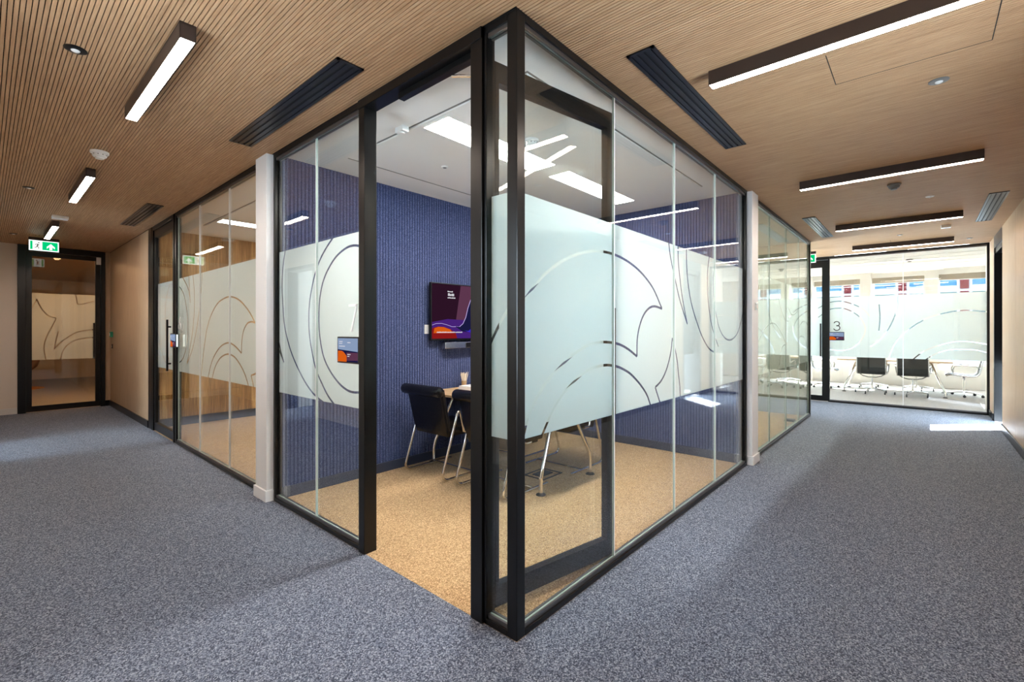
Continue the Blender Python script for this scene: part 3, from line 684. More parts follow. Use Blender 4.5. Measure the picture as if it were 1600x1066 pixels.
# door 2: room 6
d2 = empty('door_2', (0.0, 6.05, 0)); tag(d2, 'closed black framed glass door of the room numbered 6', 'door', kind='structure')
MB().box(-0.008, 0.07, 5.535, 5.585, 0, H).build('jamb', 'black', d2, bev=0.002)
MB().box(-0.008, 0.07, 6.59, 6.64, 0, H).build('jamb', 'black', d2, bev=0.002)
MB().box(-0.008, 0.07, 5.535, 6.64, 2.745, H).build('header', 'black', d2, bev=0.002)
MB().box(0.0, 0.05, 6.642, 6.672, 0, H).build('strip', 'alu', d2)
MB().box(-0.006, 0.07, 6.675, 6.868, 0, H).build('side_panel', 'black', d2, bev=0.002)
lf = framed_leaf(d2, 1.0, 0.012, 2.742, [[(6.588 - s, z) for s, z in ln] for ln in D6 + L6[:1]], None, handle_s=0.865)
lf.location = Vector((0.03, 6.588, 0)) - Vector((0, 6.05, 0)); lf.rotation_euler = (0, 0, -PI / 2)
# door 3: room 3
d3 = empty('door_3', (XR, 0.5, 0)); tag(d3, 'black framed glass door of the bright room numbered 3', 'door', kind='structure')
MB().box(XR - .006, XR + .07, -0.01, 0.012, 0, H).build('jamb', 'black', d3, bev=0.002)
MB().box(XR - .006, XR + .07, 1.0, 1.05, 0, H).build('jamb', 'black', d3, bev=0.002)
MB().box(XR - .006, XR + .07, 0.012, 1.0, 2.74, H).build('header', 'black', d3, bev=0.002)
lf = framed_leaf(d3, 0.985, 0.012, 2.735, [[(0.998 - s, z) for s, z in ln] for ln in R3[:2]], None, stile=0.10, rail=0.10, top=0.14, handle_s=0.868)
lf.location = Vector((XR + .03, 0.998, 0)) - Vector((XR, 0.5, 0)); lf.rotation_euler = (0, 0, -PI / 2)
# door 4: end door
d4 = empty('door_4', (-0.62, YF, 0)); tag(d4, 'tall black framed glass door under the exit sign', 'door', kind='structure')
MB().box(-1.171, -1.075, YF - .03, YF + .1, 0, H).build('jamb', 'black', d4, bev=0.003)
MB().box(-0.135, -0.074, YF - .03, YF + .1, 0, H).build('jamb', 'black', d4, bev=0.003)
MB().box(-1.075, -0.135, YF - .03, YF + .1, 2.70, H).build('header', 'black', d4, bev=0.003)
lf = framed_leaf(d4, 0.936, 0.01, 2.695, [[(s + 1.073, z) for s, z in ln] for ln in E4], None, stile=0.068, rail=0.09, top=0.07, handle_s=0.845)
lf.location = Vector((-1.073, YF + .035, 0)) - Vector((-0.62, YF, 0))
MB().box(-0.198, -0.135, YF - .05, YF - .03, 2.56, 2.69).build('sensor', 'plastic', d4, bev=0.004)

# ================================================================== CEILING EQUIPMENT
def luminaire(x0, y0, label, first=[None]):
    if first[0] is None:
        r = empty('linear_ceiling_light', (0, 0, 0))
        b = MB(); wd, ln, hh = 0.0325, 0.625, 0.077
        b.box(-wd, wd, -ln, -ln + .004, 0, hh); b.box(-wd, wd, ln - .004, ln, 0, hh); b.box(-wd, -wd + .004, -ln, ln, 0, hh); b.box(wd - .004, wd, -ln, ln, 0, hh); b.box(-wd, wd, -ln, ln, hh - .01, hh)
        b.build('housing', 'bronze', r)
        MB().box(-wd + .004, wd - .004, -ln + .004, ln - .004, 0.001, 0.02).build('diffuser', 'lum', r)
        first[0] = r; o = r
    else: o = copy_tree(first[0])
    o.location = (x0 + .0325, y0 + 0.625, H - 0.077)
    tag(o, label, 'ceiling light', 'linear lights on the slatted ceiling'); return o
LL = [(-0.958, 1.215, 'dark bronze linear light on the ceiling beside the door of room 7'), (-0.958, 4.14, 'dark bronze linear light on the ceiling beside the room 6 glass'),
      (-0.958, 7.1, 'dark bronze linear light nearest the green exit sign'), (1.08, -1.71, 'dark bronze linear light beside the long black vent over the corner glass'),
      (3.62, -1.71, 'dark bronze linear light with the grey smoke detector close by'), (6.10, -1.71, 'dark bronze linear light between the paired silver vents'),
      (8.15, -1.71, 'dark bronze linear light nearest the glass of room 3'), (-0.958, -1.72, 'added dark bronze linear light, unseen above the outer corridor corner')]  # last entry is an added lamp above the camera, out of view
for a in LL: luminaire(*a)

def vent(x0, x1, y0, y1, label):
    o = empty('linear_air_vent', ((x0 + x1) / 2, (y0 + y1) / 2, H - 0.008)); tag(o, label, 'air vent', 'slot diffusers in the slatted ceiling')
    along_y = (y1 - y0) > (x1 - x0); z0, z1 = H - 0.008, H - 0.0005
    def bx(b, a0, a1, c0, c1, za, zb):           # a along the length, c across
        if along_y: b.box(c0, c1, a0, a1, za, zb)
        else: b.box(a0, a1, c0, c1, za, zb)
    a0, a1, c0, c1 = (y0, y1, x0, x1) if along_y else (x0, x1, y0, y1)
    b = MB(); bx(b, a0, a1, c0, c0 + .018, z0, z1); bx(b, a0, a1, c1 - .018, c1, z0, z1); bx(b, a0, a0 + .018, c0, c1, z0, z1); bx(b, a1 - .018, a1, c0, c1, z0, z1)
    b.build('frame', 'vent', o)
    b = MB(); bx(b, a0 + .01, a1 - .01, c0 + .01, c1 - .01, z1 - .001, z1); b.build('backing', 'black_matt', o)
    n = 3; wd = (c1 - c0 - .036)
    for k in range(n):
        cc = c0 + .018 + wd * (k + 0.5) / n
        b = MB(); bx(b, a0 + .018, a1 - .018, cc - .0125, cc + .0125, z0 + .0005, z1 - .002); b.build('blade', 'vent', o)
    return o
vent(-0.337, -0.183, 0.94, 2.55, 'long black slot vent outside the doorway of room 7')
vent(-0.337, -0.185, 5.16, 6.71, 'black slot vent above the door of room 6')
vent(0.65, 2.285, -0.337, -0.19, 'long black slot vent over the corner glass wall')
vent(5.32, 6.94, -0.34, -0.198, 'slot vent above the green-tinted glass front')
vent(5.35, 7.01, -2.016, -1.866, 'slot vent along the oak corridor wall')

def smoke(x, y, z, label, mat='plastic', s=1.0, grp='smoke detectors'):
    o = empty('smoke_detector', (x, y, z)); tag(o, label, 'smoke detector', grp)
    MB().lathe((x, y, z), [(.054 * s, 0), (.054 * s, -.014 * s), (.049 * s, -.018 * s), (.045 * s, -.018 * s)], 28).build('base', mat, o, smooth=True)
    MB().lathe((x, y, z), [(.043 * s, -.018 * s), (.041 * s, -.034 * s), (.036 * s, -.040 * s), (.027 * s, -.042 * s), (.025 * s, -.052 * s), (.001, -.055 * s)], 28).build('sensor_head', mat, o, smooth=True)
    b = MB()
    for k in range(10):
        a = 2 * PI * k / 10; p = Vector((x + .0425 * s * math.cos(a), y + .0425 * s * math.sin(a), z - .026 * s)); b.box(p.x - .003, p.x + .003, p.y - .003, p.y + .003, p.z - .003, p.z + .003)
    b.build('vent_slots', 'grey_plastic', o)['kind'] = 'stuff'
smoke(-0.938, 3.58, H, 'white smoke detector between two linear lights in the long corridor', s=1.1)
smoke(1.13, 0.83, H - .014, 'white smoke detector beside the bright panels of room 7')
smoke(4.311, -1.138, H, 'grey smoke detector beside a linear light', 'grey_plastic')
smoke(11.135, -1.15, 2.85, 'dark smoke detector on the white board ceiling of room 3', 'grey_plastic', 1.1)
smoke(-0.60, 11.2, H, 'smoke detector on the lobby ceiling behind the end door', 'plastic', 1.2)
def downlight(x, y, label, mat='black', s=1.0):
    o = empty('emergency_downlight', (x, y, H)); tag(o, label, 'downlight', 'emergency downlights')
    MB().lathe((x, y, H - .0004), [(.046 * s, 0), (.046 * s, -.003), (.040 * s, -.006), (.018 * s, -.007)], 28).build('bezel', mat, o, smooth=True)
    MB().lathe((x, y, H - .006), [(.019 * s, 0), (.017 * s, -.005), (.010 * s, -.009), (.001, -.011)], 20).build('lens', 'plastic', o, smooth=True)
downlight(-1.244, 1.877, 'small black emergency downlight opposite the doorway of room 7')
downlight(-1.249, 5.338, 'small black emergency downlight opposite the room 6 glass')
downlight(-1.252, 8.684, 'small black emergency downlight close to the end wall')
downlight(2.045, -1.414, 'small grey emergency downlight beside the oak corridor wall', 'grey_plastic')
downlight(5.094, -1.406, 'small white emergency downlight beside the oak wall vent', 'plastic', 0.8)
downlight(7.47, -1.096, 'small emergency downlight between the two farthest linear lights', 'grey_plastic', 0.8)
downlight(8.492, -1.895, 'small emergency downlight over the terrace doorway', 'grey_plastic', 0.8)
def pir(x, y, z, label, sx=.07, sy=.05):
    o = empty('motion_sensor', (x, y, z - .04)); tag(o, label, 'sensor')
    MB().box(x - sx, x + sx, y - sy, y + sy, z - .038, z).build('housing', 'plastic', o, bev=0.006)
    MB().lathe((x, y, z - .038), [(.022, 0), (.018, -.006), (.001, -.008)], 16).build('lens', 'plastic', o, smooth=True)
pir(-0.913, 6.73, H, 'white box sensor on the slatted ceiling before the exit sign', .075, .06)
pir(0.387, 1.396, H, 'small white box sensor on the ceiling inside room 7', .028, .045)
pir(7.058, -1.587, H, 'small white sensor box on the ceiling near room 3', .05, .05)
o = empty('ceiling_speaker', (1.075, 1.744, H - .014)); tag(o, 'small white ring sensor on the ceiling panel of room 7', 'sensor')
MB().lathe((1.075, 1.744, H - .014), [(.030, 0), (.030, -.008), (.022, -.010)], 24).build('ring', 'plastic', o, smooth=True)
MB().lathe((1.075, 1.744, H - .024), [(.016, 0), (.014, -.002), (.001, -.003)], 16).build('lens', 'grey_plastic', o, smooth=True)
def led_panel(x0, x1, y0, y1, z, mat, label, grp):
    o = empty('ceiling_light_panel', ((x0 + x1) / 2, (y0 + y1) / 2, z - .004)); tag(o, label, 'ceiling light', grp)
    b = MB()
    for q in ((x0 - .006, x1 + .006, y0 - .006, y0), (x0 - .006, x1 + .006, y1, y1 + .006), (x0 - .006, x0, y0, y1), (x1, x1 + .006, y0, y1)): b.box(*q, z - .004, z - .0005)
    b.build('frame', 'white', o); MB().box(x0, x1, y0, y1, z - .003, z - .0008).build('diffuser', mat, o)
led_panel(0.47, 1.66, 1.0, 1.255, H - .014, 'panel7', 'bright recessed light panel near the doorway in room 7', 'recessed light panels')
led_panel(1.87, 3.11, 1.0, 1.22, H - .014, 'panel7', 'bright recessed light panel near the end wall of room 7', 'recessed light panels')
led_panel(0.46, 1.66, 5.31, 5.53, H - .014, 'panel6', 'recessed light panel by the planked wall in room 6', 'recessed light panels')
led_panel(0.9, 2.1, 3.6, 3.85, H - .014, 'panel6', 'recessed light panel by the white wall in room 6', 'recessed light panels')
led_panel(4.4, 5.6, 1.2, 1.45, H, 'panel8', 'recessed light panel in the green-tinted glass room', 'recessed light panels')
led_panel(5.8, 6.9, 1.2, 1.45, H, 'panel8', 'recessed light panel beside the passage end of the tinted room', 'recessed light panels')
for yy in (-1.95, -0.85, 0.25):
    led_panel(9.32, 9.62, yy, yy + .8, 2.85, 'panel3', 'unseen fill panel added on the white ceiling just behind the glass of room 3', 'added fill panels in the bright room')  # panels added out of view to light the frosted film from behind
led_panel(-1.4, 0.6, 10.85, 11.3, H, 'endlamp', 'amber light panel on the lobby ceiling', 'recessed light panels')

# exit signs
def exit_sign(loc, rz, label, n=[0]):
    o = empty('exit_sign', loc, rz); tag(o, label, 'exit sign', 'hanging exit signs')
    hw, h0, h1 = 0.16, 0.0, 0.150
    MB().box(-hw, hw, -0.012, 0.012, h0, h1).build('body', 'sign_lit', o, local=True)
    MB().box(-hw - .004, hw + .004, -0.016, 0.016, h1, h1 + .045).build('mount', 'bronze', o, local=True)
    for sg in (-1, 1):                       # printed on both faces
        y = sg * 0.0125
        def fl(poly, m_, nm, off=0.0):
            b = MB(); b.face([(a * sg * -1, y + sg * off, c) for a, c in poly]); return b.build(nm, m_, o, local=True)
        fl([(-.148, .012), (-.122, .012), (-.122, .138), (-.148, .138)], 'sign_green', 'door_pictogram')
        fl([(-.020, .012), (.148, .012), (.148, .138), (-.020, .138)], 'sign_green', 'green_field')
        fl([(.072, .112), (.028, .066), (.028, .038), (.057, .066), (.057, .022), (.087, .022), (.087, .066), (.116, .038), (.116, .066)][::-1], 'sign_lit', 'arrow', .0006)
        b = MB()
        def st_(p, q, w_):
            p = Vector(p); q = Vector(q); t = (q - p).normalized(); nn = Vector((-t.y, t.x)) * w_
            b.face([(a * sg * -1, y + sg * .0006, c) for a, c in (p + nn, q + nn, q - nn, p - nn)])
        st_((-.066, .096), (-.074, .060), .008); st_((-.074, .062), (-.056, .042), .005); st_((-.056, .042), (-.062, .026), .005)
        st_((-.074, .062), (-.086, .044), .005); st_((-.086, .044), (-.102, .042), .005); st_((-.066, .094), (-.046, .080), .004); st_((-.066, .094), (-.090, .092), .004); st_((-.090, .092), (-.096, .078), .004)
        b.face([((-.058 + .010 * math.cos(k * PI / 4)) * sg * -1, y + sg * .0006, .116 + .010 * math.sin(k * PI / 4)) for k in range(8)])
        b.build('running_figure', 'sign_black', o, local=True)
exit_sign((-0.937, 8.62, 2.575), 0, 'green exit sign with arrow hanging before the black end door')
exit_sign((8.0, 0.20, 2.555), PI / 2, 'exit sign seen edge-on at the passage beside room 3')

# ================================================================== ROOM NUMBERS, TABLETS, SMALL WALL ITEMS
def numeral(strokes, axis, plane, s_c, z_c, hgt, flip, mat, label, group=None):
    """single-stroke numeral: strokes in a unit box, flip = -1 when s runs to the viewer's left"""
    b = MB(); wd = 0.0075
    for stt in strokes:
        P = [Vector((s_c + flip * x * hgt, z_c + y * hgt)) for x, y in stt]
        for p, q in zip(P, P[1:]):
            t = (q - p).normalized(); nn = Vector((-t.y, t.x)) * wd; p2, q2 = p - t * wd * .6, q + t * wd * .6
            poly = [p2 + nn, q2 + nn, q2 - nn, p2 - nn]
            if axis == 'y': b.prism([(v_.x, v_.y) for v_ in poly], lambda s, z, d: (d, s, z), plane, plane - 0.006)
            else: b.prism([(v_.x, v_.y) for v_ in poly], lambda s, z, d: (s, d, z), plane, plane - 0.006)
    return tag(b.build('room_number', mat), label, 'room number', group)
def arc(cx, cy, rx, ry, a0, a1, n=14): return [(cx + rx * math.cos(math.radians(a0 + (a1 - a0) * k / n)), cy + ry * math.sin(math.radians(a0 + (a1 - a0) * k / n))) for k in range(n + 1)]
N7 = [[(-.28, .5), (.28, .5), (-.12, -.5)]]
N6 = [[(.16, .5), (.02, .28), (-.20, -.02)], arc(0, -.22, .28, .28, 0, 360, 22)]
N3 = [arc(0, .25, .25, .25, 160, -90), arc(0, -.22, .29, .28, 90, -160)]
numeral(N7, 'y', 0.0218, 1.405, 1.455, 0.165, -1, 'sign_white', 'white number 7 on the frosted glass above a tablet')
numeral(N6, 'y', 0.0218, 5.40, 1.455, 0.15, -1, 'sign_white', 'white number 6 on the frosted glass beside a black door')
numeral(N3, 'y', XR + 0.0218, -0.122, 1.46, 0.17, -1, 'sign_black', 'thin black number 3 on the bright frosted glass')
def tablet(axis_plane, s0, s1, z0, z1, label):
    """booking tablet on a glass front that faces -x; s runs along y"""
    x = axis_plane; o = empty('booking_tablet', (x - .01, (s0 + s1) / 2, z0)); tag(o, label, 'tablet', 'room booking tablets')
    MB().box(x - .026, x, s0, s1, z0, z1).build('body', 'black', o, bev=0.004)
    MB().box(x - .018, x - .004, s0 - .004, s0 + .004, z0 + .012, z1 - .012).build('light_strip', 'sign_lit', o)
    w_, h_ = s1 - s0, z1 - z0
    def Q(a, b_, off=0): return (x - .0264 - off, s1 - .008 - a * (w_ - .016), z0 + .010 + b_ * (h_ - .02))
    def poly(pts, m_, nm, off): b = MB(); b.face([Q(a, b_, off) for a, b_ in pts]); b.build(nm, m_, o)
    poly([(0, 0), (1, 0), (1, 1), (0, 1)], 'scr_sky', 'screen', 0)
    poly([(0, 0), (1, 0), (1, .44), (0, .52)], 'scr_navy', 'screen_wave', .0003)
    poly([(.45, .05), (1, .08), (1, .40), (.45, .40)], 'scr_mauve', 'screen_panel', .0005)
    poly([(0, .0), (.46, 0)] + [(.02 + .44 * (1 - k / 8), .46 * math.sin(PI / 2 * min(1, .35 + k / 8))) for k in range(9)], 'scr_orange', 'screen_disc', .0007)
    b = MB()
    for (a, c, l_) in ((.08, .84, .18), (.08, .76, .17), (.08, .64, .30), (.5, .8, .16), (.5, .30, .16), (.5, .22, .10)):
        k_ = a
        while k_ < a + l_:
            ww = .018 + .02 * random.random(); b.face([Q(k_, c, .001), Q(min(k_ + ww, a + l_), c, .001), Q(min(k_ + ww, a + l_), c + .035, .001), Q(k_, c + .035, .001)]); k_ += ww + .008
    b.build('screen_text', 'scr_text', o)
tablet(0.0218, 1.300, 1.565, 1.163, 1.335, 'black booking tablet on the blue-white film beside the open doorway')
tablet(-0.002, 5.36, 5.60, 1.168, 1.338, 'slim booking tablet on the door frame of the oak lined room')
tablet(XR + 0.0218, -0.243, 0.0, 1.185, 1.345, 'black booking tablet on the sunlit glass front')
o = empty('light_switch', (3.86, -0.0, 1.58)); tag(o, 'small grey wall switch on the white wall end by the tinted glass', 'switch')
MB().box(3.70, 3.775, -0.056, -0.045, 1.585, 1.665).build('plate', 'alu', o, bev=0.002); MB().box(3.72, 3.755, -0.060, -0.056, 1.605, 1.645).build('rocker', 'plastic', o, bev=0.002)
o = empty('call_point', (0, 9.62, 1.25)); tag(o, 'green door release call point on the oak wall', 'call point')
MB().box(-0.04, 0.0, 9.58, 9.67, 1.255, 1.35).build('body', 'green_point', o, bev=0.004); MB().box(-0.043, -0.04, 9.60, 9.65, 1.28, 1.33).build('button', 'plastic', o)
o = empty('key_switch', (0, 9.62, 1.05)); tag(o, 'small black key switch under the green call point', 'switch')
MB().box(-0.012, 0.0, 9.60, 9.65, 1.05, 1.13).build('plate', 'black', o, bev=0.002); MB().lathe((-0.012, 9.625, 1.085), [(.012, 0), (.012, .01), (.001, .011)], 12).build('key_barrel', 'chrome', o)
# TV, video bar and wall plate on the felt wall (face at y = 2.591)
tv = empty('television', (2.09, 2.57, 1.265)); tag(tv, 'wall mounted screen with purple and orange graphics in room 7', 'television')
X0, X1, Z0, Z1, YT = 1.545, 2.64, 1.268, 1.885, 2.515
MB().box(X0, X1, YT, YT + .035, Z0, Z1).build('casing', 'black', tv, bev=0.004)
MB().box(1.85, 2.3, YT + .035, 2.5905, 1.4, 1.75).build('bracket', 'black_matt', tv)
def TQ(a, b_, off): return (X0 + .012 + a * (X1 - X0 - .024), YT - .0004 - off, Z0 + .020 + b_ * (Z1 - Z0 - .032))
def tvp(pts, m_, nm, off): b = MB(); b.face([TQ(a, c, off) for a, c in pts]); return b.build(nm, m_, scr)
b = MB(); b.face([TQ(0, 0, 0), TQ(1, 0, 0), TQ(1, 1, 0), TQ(0, 1, 0)]); scr = b.build('screen', 'scr_dark', tv)
def band(lo, hi, m_, nm, off):
    b = MB()
    for (p, q), (p2, q2) in zip(zip(lo, hi), zip(lo[1:], hi[1:])): b.face([TQ(*p, off), TQ(*p2, off), TQ(*q2, off), TQ(*q, off)])
    b.build(nm, m_, scr)
tvp([(.30, .2), (.62, .25), (.62, 1), (.38, 1)], 'scr_mauve', 'screen_glow', .0004)
tvp([(.0, .0), (.62, .0), (.55, .34), (.2, .36), (0, .30)], 'scr_purple', 'screen_glow', .0005)
wv = [(.30, .23), (.36, .22), (.41, .28), (.45, .40), (.48, .58), (.52, .74), (.58, .86), (.66, .93), (.76, .96)]
band(wv, [(a + .10 + .06 * i / 8, c - .10) for i, (a, c) in enumerate(wv)], 'scr_navy', 'screen_wave', .0006)
band([(a - .004, c) for a, c in wv], [(a + .004, c - .004) for a, c in wv], 'scr_line', 'screen_outline', .0011)
band([(a + .13, c - .08) for a, c in wv], [(a + .6, c - .30) for a, c in wv], 'scr_blue', 'screen_wave', .0008)
band([(a + .16, c - .2) for a, c in wv[1:7]], [(a + .20, c - .23) for a, c in wv[1:7]], 'scr_red', 'screen_wave', .0009)
tvp([(.0, .0), (.33, .0), (.31, .10), (.24, .17), (.15, .215), (.08, .22), (.02, .20), (0, .18)], 'scr_red', 'screen_disc', .0010)
tvp([(.02, .10), (.26, .10), (.24, .165), (.15, .21), (.08, .215), (.03, .19)], 'scr_orange', 'screen_disc', .0012)
tl = [(0, .24), (.05, .27), (.12, .275), (.19, .25), (.26, .215), (.31, .215)]
band(tl, [(a, c + .008) for a, c in tl], 'scr_line', 'screen_outline', .0013)
b = MB()
def textrow(a, c, l_, h_):
    k_ = a
    while k_ < a + l_:
        ww = .006 + .006 * random.random(); hh = h_ * (0.75 + .35 * random.random()); b.face([TQ(k_, c, .0015), TQ(k_ + ww, c, .0015), TQ(k_ + ww, c + hh, .0015), TQ(k_, c + hh, .0015)]); k_ += ww + .003
textrow(.20, .86, .07, .022); textrow(.205, .79, .08, .045); textrow(.20, .745, .105, .022); textrow(.06, .105, .34, .022)
b.build('screen_text', 'scr_text', scr)
o = empty('video_bar', (2.1, 2.55, 1.175)); tag(o, 'silver conference video bar mounted below the wall screen', 'video bar')
MB().box(1.72, 2.48, 2.49, 2.57, 1.178, 1.248).build('body', 'alu', o, bev=0.006); MB().box(2.02, 2.16, 2.484, 2.49, 1.186, 1.24).build('camera_window', 'black', o, bev=0.002)
MB().box(1.9, 2.3, 2.57, 2.591, 1.19, 1.24).build('bracket', 'black_matt', o)
MB().lathe((2.09, 2.484, 1.213), [(.014, 0), (.010, .003)], 14).build('lens', 'chrome', o)
o = empty('wall_plate', (1.57, 2.585, 1.34)); tag(o, 'small white wall plate beside the screen on blue felt', 'wall plate')
MB().box(1.515, 1.575, 2.580, 2.591, 1.34, 1.435).build('plate', 'plastic', o, bev=0.002); MB().box(1.53, 1.56, 2.578, 2.580, 1.36, 1.415).build('button', 'plastic', o)

# ================================================================== ROOM 7 FURNITURE
t = empty('meeting_table', (1.92, 1.77, 0)); tag(t, 'oak meeting table with chrome legs in the blue corner room', 'table')
MB().box(1.47, 2.37, 0.97, 2.565, 0.715, 0.74).build('tabletop', 'oak_top', t, bev=0.004)
MB().box(1.80, 2.04, 1.10, 2.45, 0.675, 0.715).build('under_frame', 'chrome', t)
for fx, fy, tx in ((1.528, 1.05, 1.80), (2.289, 1.045, 2.04), (1.567, 2.50, 1.80), (2.29, 2.50, 2.04)):
    yy = fy + (0.06 if fy < 2 else -0.06)
    lg = MB().tube([(fx, fy, 0.02), (fx, fy, 0.14), (fx + (tx - fx) * .03, fy, 0.17), (fx + (tx - fx) * .09, fy, 0.22), (tx, yy, 0.69)], 0.017, 12).build('leg', 'chrome', t, smooth=True)
    MB().lathe((fx, fy, 0.0), [(.042, 0), (.042, .006), (.030, .012), (.016, .020), (.014, .05)], 20).build('foot', 'rubber', lg, smooth=True)
def club_chair():
    r = empty('leather_chair', (0, 0, 0))
    # back: gently curved padded slab
    b = MB(); n = 7; W = 0.255
    prof_o = [(-.200, .385), (-.225, .45), (-.245, .53), (-.265, .62), (-.285, .71), (-.305, .79), (-.315, .83)]
    for k in range(n - 1):
        (x0, z0), (x1, z1) = prof_o[k], prof_o[k + 1]; th = 0.06
        wa = W - .02 + .02 * k / n; wb = W - .02 + .02 * (k + 1) / n
        b.face([(x0, -wa, z0), (x0, wa, z0), (x1, wb, z1), (x1, -wb, z1)]); b.face([(x0 + th, wa, z0), (x0 + th, -wa, z0), (x1 + th, -wb, z1), (x1 + th, wb, z1)])
        b.face([(x0, wa, z0), (x0 + th, wa, z0), (x1 + th, wb, z1), (x1, wb, z1)]); b.face([(x0 + th, -wa, z0), (x0, -wa, z0), (x1, -wb, z1), (x1 + th, -wb, z1)])
    x0, z0 = prof_o[0]; b.face([(x0, W - .02, z0), (x0, -W + .02, z0), (x0 + .06, -W + .02, z0), (x0 + .06, W - .02, z0)])
    x0, z0 = prof_o[-1]; b.face([(x0, -W, z0), (x0, W, z0), (x0 + .06, W, z0), (x0 + .06, -W, z0)])
    bk = b.build('backrest', 'leather', r, local=True, bev=0.012, smooth=True)
    rl = MB(); rings = [(-.275, .030), (-.268, .044), (-.255, .049), (-.1, .050), (0, .051), (.1, .050), (.255, .049), (.268, .044), (.275, .030)]
    idx = []
    for yy, rr in rings:
        i = len(rl.v); idx.append(i); rl.v += [Vector((-.322 + rr * math.cos(2 * PI * j / 18), yy, .815 + rr * math.sin(2 * PI * j / 18))) for j in range(18)]
    for a, c in zip(idx, idx[1:]):
        for j in range(18): rl.f.append([a + j, a + (j + 1) % 18, c + (j + 1) % 18, c + j]); rl.mi.append(0)
    rl.f.append([idx[0] + j for j in range(18)]); rl.mi.append(0); rl.f.append([idx[-1] + j for j in range(18)][::-1]); rl.mi.append(0)
    rl.build('headroll', 'leather', bk, local=True, smooth=True)
    for sg in (-1, 1):                      # stitched side seam
        MB().tube([(x + .03, sg * (W - .018 + .02 * k / n), z) for k, (x, z) in enumerate(prof_o)], .006, 8).build('piping', 'leather', bk, local=True, smooth=True)
    MB().box(-.17, .27, -.245, .245, .405, .475).build('seat', 'leather', r, local=True, bev=0.025, smooth=True)
    MB().box(-.15, .22, -.22, .22, .385, .405).build('seat_pan', 'black', r, local=True, bev=0.004)
    for sg in (-1, 1):
        y = sg * 0.278
        path = [(.285, .013), (.0, .013), (-.22, .013), (-.262, .017), (-.292, .036), (-.302, .065), (-.296, .095), (-.215, .34), (-.130, .600), (-.118, .618), (-.100, .617), (-.090, .60), (-.055, .47), (-.045, .43), (-.02, .42), (.05, .42)]
        MB().tube([(x, y, z) for x, z in path], .0125, 10).build('side_frame', 'chrome', r, local=True, smooth=True)
        MB().box(-.02, .05, sg * .243, sg * .279, .408, .432).build('seat_bracket', 'chrome', r, local=True)
    MB().tube([(.09, -.278, .018), (.09, .278, .018)], .008, 8).build('stretcher', 'chrome', r, local=True, smooth=True)
    return r
ch = club_chair()
spots = [(1.485, 2.178, 0.0, 'black leather chair with rolled top next to the blue felt wall'), (1.495, 1.448, 0.0, 'black leather chair with rolled top partly behind the door jamb'),
         (2.40, 1.43, PI, 'black leather chair across the table facing the glass corner'), (2.40, 2.15, PI, 'black leather chair across the table beside the screen wall')]
for i, (x, y, rz, lab) in enumerate(spots):
    o = ch if i == 0 else copy_tree(ch)
    o.location = (x, y, 0); o.rotation_euler = (0, 0, rz); tag(o, lab, 'chair', 'leather chairs around the oak table')
o = empty('stick_pot', (2.02, 2.52, 0.74)); tag(o, 'kraft pot full of pale wooden sticks on the oak table', 'pot')
MB().lathe((2.0, 2.50, 0.7405), [(.026, 0), (.031, .075), (.028, .075), (.024, .004)], 20).build('pot', 'kraft', o, smooth=True)
for k in range(26):
    a = random.random() * 2 * PI; q = .022 * math.sqrt(random.random()); lean = 1.6 + random.random() * 1.3; hh = .14 + random.random() * .03
    p0 = Vector((2.0 + q * .5 * math.cos(a), 2.50 + q * .5 * math.sin(a), .746)); p1 = Vector((2.0 + q * lean * math.cos(a), 2.50 + q * lean * math.sin(a), .7405 + hh))
    MB().tube([p0, p1], .0032, 5).build('stick', 'stick', o)
o = empty('paper_stack', (1.95, 2.26, 0.74)); tag(o, 'stack of white paper pads on the oak table', 'paper')
for k in range(3): MB().box(1.84 + .004 * k, 2.06 + .003 * k, 2.12, 2.42 - .003 * k, .7405 + k * .013, .7405 + (k + 1) * .013 - .001).build('pad', 'paper', o)
o = empty('floor_box', (1.99, 1.38, 0)); tag(o, 'open floor socket box under the oak table', 'floor box')
b = MB()
for q in ((1.84, 2.14, 1.26, 1.275), (1.84, 2.14, 1.485, 1.50), (1.84, 1.855, 1.26, 1.5), (2.125, 2.14, 1.26, 1.5)): b.box(*q, 0.0005, .006)
b.build('frame', 'black', o); MB().box(1.90, 2.08, 1.33, 1.44, 0.0005, .012).build('lid', 'skirt_dark', o, bev=0.002)
o = empty('floor_box', (6.535, 0.16, 0)); tag(o, 'small dark floor socket inside the green-tinted glass room', 'floor box')
MB().box(6.48, 6.60, 0.10, 0.22, 0.0005, .03).build('lid', 'skirt_dark', o, bev=0.004); MB().box(6.47, 6.61, 0.09, 0.23, 0.0005, .006).build('frame', 'black', o)

